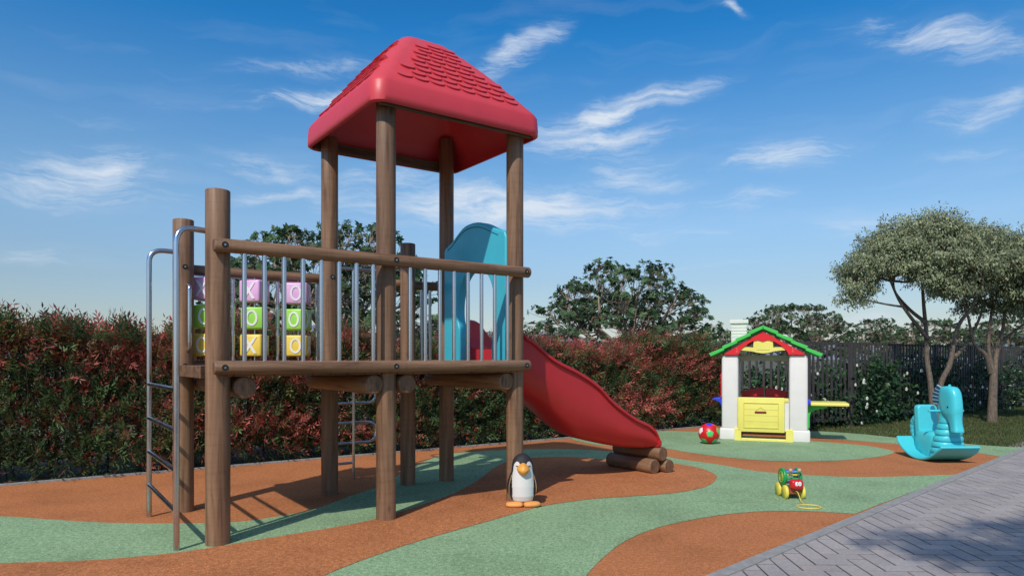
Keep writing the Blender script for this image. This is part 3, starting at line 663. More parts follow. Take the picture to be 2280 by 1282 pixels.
# ------------------------------------------------------------------ grass
def grass():
    rng = np.random.RandomState(2); K = 150000
    X = rng.uniform(4.6, 17, K); Y = rng.uniform(9.9, 20, K)
    fence_y = np.interp(X, [p[0] for p in FR], [p[1] for p in FR]); ey = np.interp(X, [p[0] for p in er] + [8.6, 17], [p[1] for p in er] + [pav(8.6), pav(17)])
    ey = np.where(X < er[0][0], 12.45, ey)
    ok = (Y > ey + .01) & (Y < fence_y + .5); X = X[ok]; Y = Y[ok]; m = len(X)
    c = np.stack([X, Y, np.full(m, -.02)], 1); D = rng.normal(0, .35, (m, 3)); D[:, 2] = 1; Nn = rng.normal(0, 1, (m, 3)); Nn[:, 2] *= .2
    ll = rng.uniform(.03, .065, m); cl = smooth_noise(rng, c[:, :2], 1.4, 4)[:, None] * .18 + 1
    col = np.array([.085, .115, .036]) * cl * rng.uniform(.6, 1.5, (m, 1)); dry = rng.uniform(0, 1, m) < .2; col[dry] = np.array([.17, .15, .07]) * rng.uniform(.7, 1.2, (dry.sum(), 1))
    o = leaf_mesh('grass', c, D, Nn, ll, ll * .16 + .003, col, foliage('grass_blade', .6, .3)); tag(o, 'short dull green grass of the lawn beside the fence', 'grass', kind='stuff')
grass()

# ------------------------------------------------------------------ play tower
TH = R(35.3); A0 = (-2.063, 4.85)
tower = empty('play_tower', 'wooden two bay play tower with a red roof, a red slide and steel railings', 'play structure', (A0[0], A0[1], 0), TH)
def logZ(name, s, t, z0, z1, r, parent=tower):          # an upright round post with rounded rim
    mb = MB(); prof = [(z0, r), (z1 - .008, r), (z1 - .002, r - .003), (z1, r - .009)]; n = 40
    zs = [z0 + (z1 - .008 - z0) * i / 6 for i in range(7)] + [z1 - .002, z1]; rs_ = [r] * 7 + [r - .003, r - .009]
    mb.rings([[(rr * math.cos(6.28318 * j / n), rr * math.sin(6.28318 * j / n), z) for j in range(n)] for z, rr in zip(zs, rs_)])
    return mb.build(name, M_WOOD, parent, (s, t, 0), (0, 0, random.uniform(0, 6)), smooth=50)
def logAx(name, p, ax, ln, r, mat=None, endm=None, parent=tower):    # a lying log from p along ax
    mb = MB(); n = 36
    zs = [0, .003, .010, ln * .25, ln * .5, ln * .75, ln - .010, ln - .003, ln]; rs_ = [r - .010, r - .004, r, r, r, r, r, r - .004, r - .010]
    rr_ = [[(q * math.cos(6.28318 * j / n), q * math.sin(6.28318 * j / n), z) for j in range(n)] for z, q in zip(zs, rs_)]
    mb.rings(rr_, cap=False); k = len(mb.v)
    mb.add(rr_[0], [tuple(range(n))[::-1]], 1); mb.add(rr_[-1], [tuple(range(n))], 1)
    q = Vector(ax).to_track_quat('Z', 'X').to_euler()
    return mb.build(name, [M_WOOD, M_WOODX], parent, p, q, smooth=50, recalc=False)
random.seed(21)
TOP = 2.475
posts = [(0, 0, TOP, .0825), (0, 1.27, TOP, .083), (1.28, 0, 3.40, .079), (2.56, 0, 3.40, .078), (1.28, 1.255, 3.40, .079), (2.56, 1.25, 3.62, .077), (2.12, 1.28, TOP, .077)]
bores = []
for i, (s, t, zt, r) in enumerate(posts): logZ('post', s, t, -.02, zt, r)
def bolt(p, ax, r=.022):          # bolt hole as dark disc, shade put into its colour, steel nut on top
    o = MB(); a = Vector(ax).normalized(); p = Vector(p)
    o.tube([p - a * .002, p + a * .0015], r, 16).build('bolt_hole_shade', M_DARK, tower)
    nut = MB(); nut.tube([p + a * .0015, p + a * .004], r * .36, 6).build('bolt_nut', M_STEEL, tower)
RL = .048
for z in (2.073, 1.235):
    logAx('handrail' if z > 2 else 'deck_rail', (-.055, -.126, z), (1, 0, 0), 2.68, RL)
    for s in (0.0, 1.28, 2.56): bolt((s + .01, -.126 - RL, z), (0, -1, 0))
for z in (2.068, 1.235):
    logAx('handrail' if z > 2 else 'deck_rail', (-.04, 1.27 + .128, z), (1, 0, 0), 1.36, .046)
    logAx('handrail' if z > 2 else 'deck_rail', (2.02, 1.28 + .125, z), (1, 0, 0), .66, .046)
    for s, t in ((0, 1.27 - .083), (1.28, 1.255 - .079)):
        bolt((s, t, z), (0, -1, 0))
# deck planks
dk = MB(); s = -.05; 
while s < 2.6:
    dk.box((s + .07, .63, 1.205), (.134, 1.40, .07)); s += .14
dk.build('deck', M_PLANK, tower, bevel=.004, smooth=0)
for s in (.168, 1.145, 1.435, 2.42): logAx('beam', (s, -.075, 1.092), (0, 1, 0), 1.42, .078)
# end board on the ladder side
MB().box((-.075, .635, 1.20), (.035, 1.08, .088)).build('end_board', M_PLANK, tower, bevel=.004, smooth=0)
# balusters
def s_at(px, t):
    k = (px - 1140) / F; X0 = A0[0] - math.sin(TH) * t; Y0 = A0[1] + math.cos(TH) * t
    return (k * Y0 - X0) / (math.cos(TH) - k * math.sin(TH))
bal_me = MB().tube([(0, 0, 1.27), (0, 0, 2.045)], .0165, 16).build('baluster', M_STEEL, tower)
s0, s1 = s_at(544, -.126), s_at(831, -.126); s2, s3 = s_at(913, -.126), s_at(1130, -.126)
front = [lerp(s0, s1, i / 7) for i in range(8)] + [lerp(s2, s3, i / 7) for i in range(8)]
def bal(s, t, first=[True]):
    if first[0]: o = bal_me; first[0] = False
    else: o = bal_me.copy(); S.collection.objects.link(o)
    o.parent = tower; o.location = (s, t, 0)
for s in front: bal(s, -.126)
for px in (420, 519, 618, 706): bal(s_at(px, 1.398), 1.398)
for s in (2.245, 2.345, 2.445): bal(s, 1.405)
# letter cubes turning on rods
C_PINK = plastic('pink_plastic', (.78, .44, .72), .35); C_LIME = plastic('lime_plastic', (.34, .72, .09), .35); C_YEL = plastic('yellow_plastic', (.85, .62, .09), .35); C_WH = plastic('white_plastic', (.80, .80, .80), .4, .04)
def letter(mb, ch, M, h):
    def put(p): return tuple(M @ Vector(p))
    th = .006
    if ch == 'O':
        n = 28; ro = (h * .36, h * .5); w = h * .12; vs = []
        for z in (0, th):
            for f in (0, 1):
                for j in range(n):
                    a = 6.28318 * j / n; vs.append(put(((ro[0] - w * f) * math.cos(a), -z, (ro[1] - w * f) * math.sin(a))))
        fs = []
        for j in range(n):
            k = (j + 1) % n
            fs += [(2 * n + j, 2 * n + k, 3 * n + k, 3 * n + j), (j, k, 2 * n + k, 2 * n + j), (n + j, 3 * n + j, 3 * n + k, n + k), (j, n + j, n + k, k)]
        mb.add(vs, fs)
    else:
        for sgn in (1, -1):
            w = h * .085; a = (h * .33 * sgn, -h * .5); b = (-h * .33 * sgn, h * .5); e = .0015 if sgn > 0 else 0
            q = [(a[0] - w, a[1]), (a[0] + w, a[1]), (b[0] + w, b[1]), (b[0] - w, b[1])]
            mb.add([put((x, -z, y)) for z in (0, th + e) for x, y in q], [(3, 2, 1, 0), (4, 5, 6, 7), (0, 1, 5, 4), (1, 2, 6, 5), (2, 3, 7, 6), (3, 0, 4, 7)])
CS = .198
colpx = [(462, 'XOO'), (567, 'XOX'), (664, 'OOO')]
for ci, (px, word) in enumerate(colpx):
    sc_ = s_at(px, 1.36)
    MB().tube([(sc_, 1.36, 1.275), (sc_, 1.36, 2.03)], .007, 10).build('spindle', M_STEEL, tower)
    for k in range(3):
        zc = (1.905, 1.661, 1.415)[k]; ang = -TH + R((-4, 9, -3, -9, 6, -2, 5, -6, 3)[ci * 3 + k])
        m = (C_PINK, C_LIME, C_YEL)[k]
        cb = MB().box((0, 0, 0), (CS, CS, CS)).build('letter_cube', m, tower, (sc_, 1.36, zc), (0, 0, ang), bevel=.018, segs=3, smooth=0)
        for p in cb.data.polygons: p.use_smooth = True
        tag(cb, label=('pink', 'lime green', 'yellow')[k] + ' cube with a white %s on its front' % word[k])
        lt = MB()
        for f in range(4): letter(lt, word[k] if f % 2 == 0 else ('X' if word[k] == 'O' else 'O'), Matrix.Rotation(f * math.pi / 2, 4, 'Z') @ Matrix.Translation((0, -CS / 2 + .0005, 0)), CS * .72)
        lt.build('letter', C_WH, cb, smooth=0)
# thin frame rods above the cubes
MB().tube([(.10, 1.36, 2.018), (1.2, 1.36, 2.018)], .005, 8).build('spindle', M_STEEL, tower)

# ladder
lad = empty('ladder', None, None); lad.parent = tower
for t in (-.03, 1.20):
    yb = .05 if t < .5 else 1.22
    MB().tube(fillet([(-.27, t, -.02), (-.27, t, 2.19), (-.05, yb - .0, 2.19)], .13, 10), .020, 18).build('stile', M_STEEL, lad)
for z in (.26, .535, .81, 1.087): MB().tube([(-.27, -.02, z), (-.27, 1.19, z)], .0175, 16).build('rung', M_STEEL, lad)
MB().tube(fillet([(.02, 1.195, 1.93), (.02, 1.115, 1.90), (.02, 1.115, 1.39), (.02, 1.195, 1.36)], .05), .015, 14).build('grab_handle', M_STEEL, tower)
# serpentine climber at the back
cl = empty('climber', None, None); cl.parent = tower
sp, tp = 1.786, 1.90
MB().tube([(sp, tp, -.02), (sp, tp, 2.255)], .0155, 14).build('pole', M_STEEL, cl)
MB().tube(fillet([(1.40, 1.32, 2.24), (1.42, tp, 2.255), (2.08, tp, 2.255), (2.06, 1.33, 2.24)], .14), .016, 14).build('top_bar', M_STEEL, cl)
pts = [(sp - .3, tp, .17), (sp - .02, tp, .17)]
path = [(sp - .27, tp + .03, .175), (sp + .0, tp + .03, .175)]
MB().tube([(sp - .26, tp + .03, .175), (sp + .01, tp + .03, .175)], .0145, 14).build('loop_bar', M_STEEL, cl)
MB().tube(fillet([(sp - .27, tp + .03, .388), (sp + .27, tp + .03, .388), (sp + .27, tp + .03, .606), (sp - .27, tp + .03, .606), (sp - .27, tp + .03, .815), (sp + .27, tp + .03, .815), (sp + .27, tp + .03, 1.03), (sp - .27, tp + .03, 1.03), (sp - .27, 1.42, 1.2)], .107, 10), .0145, 14).build('loop_bar', M_STEEL, cl)

# cyan portal panel
def portal():
    t0, t1 = .02, 1.145; tc_ = (t0 + t1) / 2
    prof = [(t0, 1.25), (t0, 2.40), (t0 + .03, 2.462), (t0 + .12, 2.485), (t0 + .24, 2.53), (t0 + .36, 2.58), (tc_ - .08, 2.612), (tc_ + .06, 2.618), (tc_ + .18, 2.60), (t1 - .27, 2.548), (t1 - .17, 2.49), (t1 - .08, 2.455), (t1 - .02, 2.43), (t1, 2.39), (t1, 1.25)]
    out = crom(prof[1:-1], 4)
    hole = crom([(.255, 1.25), (.255, 1.42), (.235, 1.56), (.215, 1.70), (.215, 1.82), (.24, 1.95), (.31, 2.07), (.43, 2.15), (.56, 2.17), (.69, 2.14), (.80, 2.05), (.865, 1.92), (.885, 1.80), (.875, 1.68), (.835, 1.58), (.825, 1.42), (.825, 1.25)], 4)
    loop = [(t0, 1.25)] + out + [(t1, 1.25)] + hole[::-1]
    mb = MB(); bm = bmesh.new(); f = bm.faces.new([bm.verts.new((2.47, u, v)) for u, v in loop]); f.normal_update(); bmesh.ops.triangulate(bm, faces=[f])
    r = bmesh.ops.extrude_face_region(bm, geom=bm.faces[:]); bmesh.ops.translate(bm, vec=(.10, 0, 0), verts=[g for g in r['geom'] if isinstance(g, bmesh.types.BMVert)])
    bmesh.ops.recalc_face_normals(bm, faces=bm.faces); bmesh.ops.dissolve_limit(bm, angle_limit=.01, verts=bm.verts, edges=bm.edges)
    me = bpy.data.meshes.new('portal_panel'); bm.to_mesh(me); bm.free(); me.polygons.foreach_set('use_smooth', [True] * len(me.polygons)); me.set_sharp_from_angle(angle=R(30))
    o = link('portal_panel', me, M_CYAN, tower, bevel=.014, segs=3, angle=40)
    # dark bead along the crown, shade of a moulded recess put into its colour
    g = [(2.468, u, v - .045) for u, v in crom(prof[3:-3], 4)]
    MB().tube(g, .004, 6).build('groove', plastic('cyan_shade', (.02, .17, .26), .5), o)
portal()

# slide
def slide():
    t0, t1 = .25, .87
    rim = [(2.60, 1.69), (2.72, 1.665), (2.845, 1.526)]
    pxr = [(1187, 760), (1215, 785), (1240, 803), (1285, 826), (1326, 854), (1352, 882), (1375, 903), (1412, 929), (1442, 944), (1459, 961), (1466, 980)]
    def sz(px, py, t):
        s = s_at(px, t); Y = A0[1] + math.sin(TH) * s + math.cos(TH) * t; return (s, CH + (797 - py) / F * Y)
    rim += [sz(px, py, t0) for px, py in pxr]
    bot = [(2.60, 1.13), (2.75, 1.10)] + [sz(px, py, t0 + .1) for px, py in [(1165, 875), (1210, 903), (1262, 950), (1300, 974), (1356, 989), (1393, 996), (1440, 998.5)]]
    send = rim[-1][0]; bot.append((send + .01, bot[-1][1] + .012))
    rs = crom(rim, 6); bs = crom(bot, 6); rx, ry = zip(*rs); bx, by = zip(*bs)
    mb = MB(); loops = []
    n = 72
    for i in range(n + 1):
        s = lerp(2.60, send, i / n); r = interp(s, rx, ry); b = interp(s, bx, by); H = max(r - b, .03)
        dpt = min(.30, H * .62) ; f = r - dpt
        lip = .035; lt = min(.035, H * .25)
        half = [(t0 + .30, b), (t0 + .16, b + .005), (t0 + .07, b + H * .12), (t0 + .02, b + H * .36), (t0 + .006, b + H * .45), (t0, b + H * .6), (t0 - .004, r - lt - .004), (t0 - lip, r - lt), (t0 - lip - .006, r - lt * .5), (t0 - lip, r - .004), (t0 - .01, r + .004), (t0 + .02, r - .01),
                (t0 + .03, r - dpt * .5), (t0 + .045, f + .03), (t0 + .10, f), (t0 + .30, f - .005)]
        mid = (t0 + t1) / 2
        other = [(2 * mid - t, z) for t, z in half[::-1]]
        # order: bottom centre -> near side -> floor centre ; floor centre -> far side -> bottom centre
        loops.append([(s, t, z) for t, z in half] + [(s, t, z) for t, z in other])
    mb.rings(loops)
    o = mb.build('slide', M_SLIDE, tower, smooth=60)
    # rounded exit lip
    r = interp(send, rx, ry); b = interp(send, bx, by)
    MB().tube(fillet([(send, t0 - .02, r), (send + .012, t0 - .01, b + .03), (send + .012, t1 + .01, b + .03), (send, t1 + .02, r)], .05), .022, 12).build('exit_lip', M_SLIDE, o)
slide()

# roof
def roof():
    e = .185; cs, ct = 1.92, .627; hx = .64 + e; hy = .627 + e
    def ring(ax, ay, z, rr, n=8):
        pts = []
        for (sx, sy, a0) in ((1, 1, 0), (-1, 1, 90), (-1, -1, 180), (1, -1, 270)):
            for k in range(n + 1):
                a = R(a0 + 90 * k / n); pts.append((cs + sx * (ax - rr) + rr * math.cos(a), ct + sy * (ay - rr) + rr * math.sin(a), z))
        return pts
    tx, ty = .20, .12; zs, zt = 3.50, 4.215
    outer = [ring(hx - .012, hy - .012, 3.305, .12), ring(hx, hy, 3.315, .125), ring(hx + .002, hy + .002, 3.36, .125), ring(hx - .004, hy - .004, 3.47, .125), ring(hx - .02, hy - .02, 3.505, .125)]
    for k in range(1, 13):
        t = k / 12; q = t ** .97
        outer.append(ring(lerp(hx - .02, tx + .03, q), lerp(hy - .02, ty + .03, q), 3.505 + (zt - 3.505 - .012) * (t + .05 * math.sin(math.pi * t)), lerp(.125, .10, t)))
    outer.append(ring(tx - .02, ty - .02, zt - .0, .07)); outer.append(ring(tx - .09, ty - .05, zt + .008, .03))
    inner = [[(cs + (x - cs) * .965, ct + (y - ct) * .965, z - .03) for x, y, z in r] for r in outer[4:]][::-1]
    inner = inner + [[(cs + (x - cs) * .975, ct + (y - ct) * .975, z) for x, y, z in outer[2]], [(cs + (x - cs) * .975, ct + (y - ct) * .975, z) for x, y, z in outer[0]]]
    mb = MB(); mb.rings(outer, cap=False); n = len(outer[0]); mb.add(outer[-1], [tuple(range(n))])
    mb.rings(inner, cap=False); mb.add(inner[0], [tuple(range(n))[::-1]])
    mb.rings([inner[-1], outer[0]], cap=False)
    me = mb.build('roof', M_RED, tower, smooth=50)
    # moulded scallop shingles on the four faces
    sh = MB()
    def face(org, du, dw, length, slope, rows=10):    # org: bottom middle on slope plane, du unit along eave, dw unit up slope
        nrm = Vector(du).cross(Vector(dw)).normalized()
        rh = .079; w = .150
        for r in range(rows):
            y0 = .07 + r * rh; tt = (y0) / slope; half = lerp(length - .125, .13, min(1, (y0) / (slope - .04)))
            nn = int(2 * half / w); off = (w / 2 if (r % 2) else 0)
            xs = [(-nn * w / 2) + w * (i + .5) + (off if nn > 1 else 0) for i in range(nn)]
            for x in xs:
                if x + w * .48 > half + .045 or x - w * .48 < -half - .045: continue
                k = 10; pts = [(x - w * .46, y0 + .055), (x - w * .46, y0 + .03)]
                for j in range(1, k): a = math.pi + math.pi * j / k; pts.append((x + w * .46 * math.cos(a), y0 + .03 + .034 * math.sin(a)))
                pts += [(x + w * .46, y0 + .03), (x + w * .46, y0 + .055)]
                vs = []
                for (u, v) in pts:
                    h = .0075 * max(0, 1 - (v - y0 + .004) / .072) + .0005
                    bl = .020 * math.sin(math.pi * min(1, max(0, v / slope))); P = Vector(org) + Vector(du) * u + Vector(dw) * v; vs.append(P + nrm * (h + bl))
                base = [Vector(org) + Vector(du) * u + Vector(dw) * v - nrm * .014 for (u, v) in pts]
                m = len(pts); sh.add(vs + base, [tuple(range(m))] + [(i, m + i, m + (i + 1) % m, (i + 1) % m) for i in range(m)])
    rise = zt - 3.505
    runy = (hy - .02) - (ty + .03); runx = (hx - .02) - (tx + .03)
    for sgn in (-1, 1):
        sl = math.hypot(runy, rise); d = Vector((0, -sgn * runy, rise)) / sl; n_ = Vector((0, sgn * rise, runy)) / sl
        face(Vector((cs, ct + sgn * (hy - .02), 3.505)) + n_ * .003, (-sgn, 0, 0), d, hx - .02, sl)
        sl = math.hypot(runx, rise); d = Vector((-sgn * runx, 0, rise)) / sl; n_ = Vector((sgn * rise, 0, runx)) / sl
        face(Vector((cs + sgn * (hx - .02), ct, 3.505)) + n_ * .003, (0, sgn, 0), d, hy - .02, sl, 9)
    sh.build('shingles', M_RED, me, smooth=25, recalc=False)
    for t in (.0, 1.255):
        MB().box((cs, t - (.10 if t < .5 else -.1), 3.345), (1.50, .035, .09)).build('roof_plate', M_GREYWOOD, tower, bevel=.004, smooth=0)
roof()

# logs that carry the slide
def lone_log(s, t, z, ln, r, label):
    Rm = Matrix.Rotation(TH, 3, 'Z'); p = Rm @ Vector((s, t, 0)) + Vector((A0[0], A0[1], z)); ax = Rm @ Vector((0, 1, 0))
    o = logAx('log', p, ax, ln, r, parent=None); tag(o, label, 'log', 'logs stacked under the slide end')
lone_log(4.68, .26, .083, .72, .083, 'lower log on the tower side of the stack under the slide end')
lone_log(4.862, .21, .078, .66, .078, 'lower log at the outer end of the stack under the slide, mostly hidden')
lone_log(4.765, .22, .222, .74, .080, 'topmost brown log of the stack, directly under the red slide lip')

# ------------------------------------------------------------------ penguin
def penguin():
    root = empty('penguin_figure', 'round black and white toy penguin with orange beak and feet on the orange surface', 'toy penguin', (.092, 6.10, 0), R(4))
    n, m = 120, 110; vs = []; cols = []
    zs = np.linspace(0, 1, m)
    def rad(t): return np.interp(t, [0, .02, .06, .15, .35, .55, .68, .78, .86, .93, .97, .99, 1], [.03, .075, .097, .111, .112, .103, .095, .092, .085, .065, .043, .024, .002])
    for t in zs:
        z = .032 + t * .432; r = float(rad(t))
        for j in range(n):
            a = 6.28318 * j / n; x = math.sin(a) * r; y = -math.cos(a) * r * .93; ph = math.degrees(math.atan2(math.sin(a), math.cos(a)))
            vs.append((x, y, z)); ap = abs(ph); w = 0
            if z < .305 and ap < 61 - 5 * math.sin((z - .06) * 20): w = 1
            if z > .30 and ((ap - 37) / 25) ** 2 + ((z - .325) / .075) ** 2 < 1: w = 1
            if z < .045: w = 0
            cols.append((.66, .64, .63, 1) if w else (.016, .015, .02, 1))
    fs = [(i * n + j, i * n + (j + 1) % n, (i + 1) * n + (j + 1) % n, (i + 1) * n + j) for i in range(m - 1) for j in range(n)] + [tuple(range(n))[::-1], tuple(range((m - 1) * n, m * n))]
    me = bpy.data.meshes.new('body'); me.from_pydata(vs, [], fs); me.polygons.foreach_set('use_smooth', [True] * len(me.polygons))
    a = me.color_attributes.new('Col', 'FLOAT_COLOR', 'POINT'); a.data.foreach_set('color', [x for c in cols for x in c])
    link('body', me, vcol('penguin_plush', .7), root)
    MO = plastic('orange_felt', (.78, .33, .09), .6); MO2 = plastic('orange_beak', (.80, .36, .06), .45); MK = plastic('black_felt', (.016, .015, .02), .6); MT = plastic('tan_felt', (.62, .36, .17), .6)
    # beak: a soft diamond with a mouth line
    rs = []
    for k in range(9):
        t = k / 8; q = math.cos(t * 1.5) ; y = -.078 - .075 * math.sin(t * 1.5); ex = 1.35
        loop = []
        for j in range(32):
            a = 6.28318 * j / 32; c, s_ = math.cos(a), math.sin(a)
            loop.append((.057 * q * math.copysign(abs(c) ** ex, c), y + .012 * (1 - abs(c)) * 0, .336 - .01 * t + .056 * q * math.copysign(abs(s_) ** ex, s_)))
        rs.append(loop)
    bk = MB().rings(rs).build('beak', MO2, root, smooth=70)
    mo = MB().tube([(-.053, -.084, .330), (-.035, -.118, .327), (0, -.153, .325), (.035, -.118, .327), (.053, -.084, .330)], .0025, 6).build('mouth_line', plastic('brown_line', (.25, .10, .02), .6), bk)
    for sx in (-1, 1):
        ey = MB(); ey.tube([(sx * .050 + math.cos(a) * .011, -.076 + .3 * (sx * math.cos(a)) * .011, .366 - .007 * math.sin(a)) for a in [math.pi * k / 8 for k in range(9)]], .0034, 6)
        ey.build('eye', MK, root)
        w = MB(); rs = []
        for k in range(13):
            t = k / 12; q = math.sin(math.pi * min(1, .12 + t * .86)) ** .6; z = .295 - t * .185; x = sx * (.100 + .030 * math.sin(t * 2.0)); 
            rs.append([(x + .010 * q * math.cos(6.28318 * j / 20), -.01 + .036 * q * math.sin(6.28318 * j / 20), z) for j in range(20)])
        wg = w.rings(rs).build('wing', MK, root, smooth=70)
        w = MB(); rs = []
        for k in range(13):
            t = k / 12; q = math.sin(math.pi * min(1, .12 + t * .86)) ** .6 * .86; z = .290 - t * .175; x = sx * (.091 + .030 * math.sin(t * 2.0))
            rs.append([(x + .006 * q * math.cos(6.28318 * j / 20), -.018 + .030 * q * math.sin(6.28318 * j / 20), z) for j in range(20)])
        w.rings(rs).build('wing_lining', MT, wg, smooth=70)
        f = MB(); rs = []
        for k in range(15):
            t = k / 14; a = math.pi * t; x0 = -.074 * math.cos(a); q = max(.03, math.sin(a)) ** .45
            rs.append([(x0, .048 * q * math.cos(6.28318 * j / 24), .027 + .027 * q * math.sin(6.28318 * j / 24)) for j in range(24)])
        f.rings(rs); f.build('foot', MO, root, (sx * .076, -.075, 0), (0, 0, sx * .22 + .08), smooth=70)
penguin()

# ------------------------------------------------------------------ ball
def ball():
    bm = bmesh.new(); bmesh.ops.create_icosphere(bm, subdivisions=6, radius=1); phi = (1 + 5 ** .5) / 2
    iv = [Vector(v).normalized() for v in [(0, s1, s2 * phi) for s1 in (1, -1) for s2 in (1, -1)] + [(s1, s2 * phi, 0) for s1 in (1, -1) for s2 in (1, -1)] + [(s2 * phi, 0, s1) for s1 in (1, -1) for s2 in (1, -1)]]
    tgt = Vector((-.18, -.98, .08)).normalized(); q = iv[0].rotation_difference(tgt); iv = [q @ v for v in iv]
    # spin so that one neighbour points straight up
    nb = max((v for v in iv if v.dot(tgt) < .9 and v.dot(tgt) > .3), key=lambda v: v.z)
    pz = (Vector((0, 0, 1)) - tgt * tgt.z).normalized(); pn = (nb - tgt * nb.dot(tgt)).normalized(); an = pn.angle(pz); 
    if tgt.dot(pn.cross(pz)) < 0: an = -an
    M = Matrix.Rotation(an, 3, tgt); iv = [M @ v for v in iv]
    top = max(iv, key=lambda v: v.z); tl = max((v for v in iv if v is not top), key=lambda v: v.z * .9 - v.x - v.y * .3)
    cols = []
    for v in bm.verts:
        p = v.co.normalized(); b = max(iv, key=lambda c: c.dot(p)); d = math.acos(min(1, p.dot(b)))
        nbs = sorted((c for c in iv if c is not b), key=lambda c: -c.dot(b))[:5]
        e = max((p - b * p.dot(b)).dot((c - b * c.dot(b)).normalized()) for c in nbs)   # pentagon side test (sides face neighbours' edges)
        e2 = max((p - b * p.dot(b)).dot(((nbs[i] + nbs[j]) - b * (nbs[i] + nbs[j]).dot(b)).normalized()) for i in range(5) for j in range(i) if nbs[i].dot(nbs[j]) > .3)
        ins = e2 < .285 
        seam = abs(e2 - .285) < .02
        if ins: c = (.03, .05, .65) if b is top else ((.85, .75, .8) if b is tl else (.06, .55, .14))
        else: c = (.62, .008, .012)
        v.co = p * (.157 * (1.0 - (.012 if seam else 0))); cols.append((*c, 1))
    me = bpy.data.meshes.new('ball'); bm.to_mesh(me); bm.free(); me.polygons.foreach_set('use_smooth', [True] * len(me.polygons))
    a = me.color_attributes.new('Col', 'FLOAT_COLOR', 'POINT'); a.data.foreach_set('color', [x for c in cols for x in c])
    o = link('ball', me, vcol('ball_vinyl', .35), None, (2.99, 10.5, .160)); tag(o, 'red football with green pentagon patches beside the playhouse', 'ball')
ball()

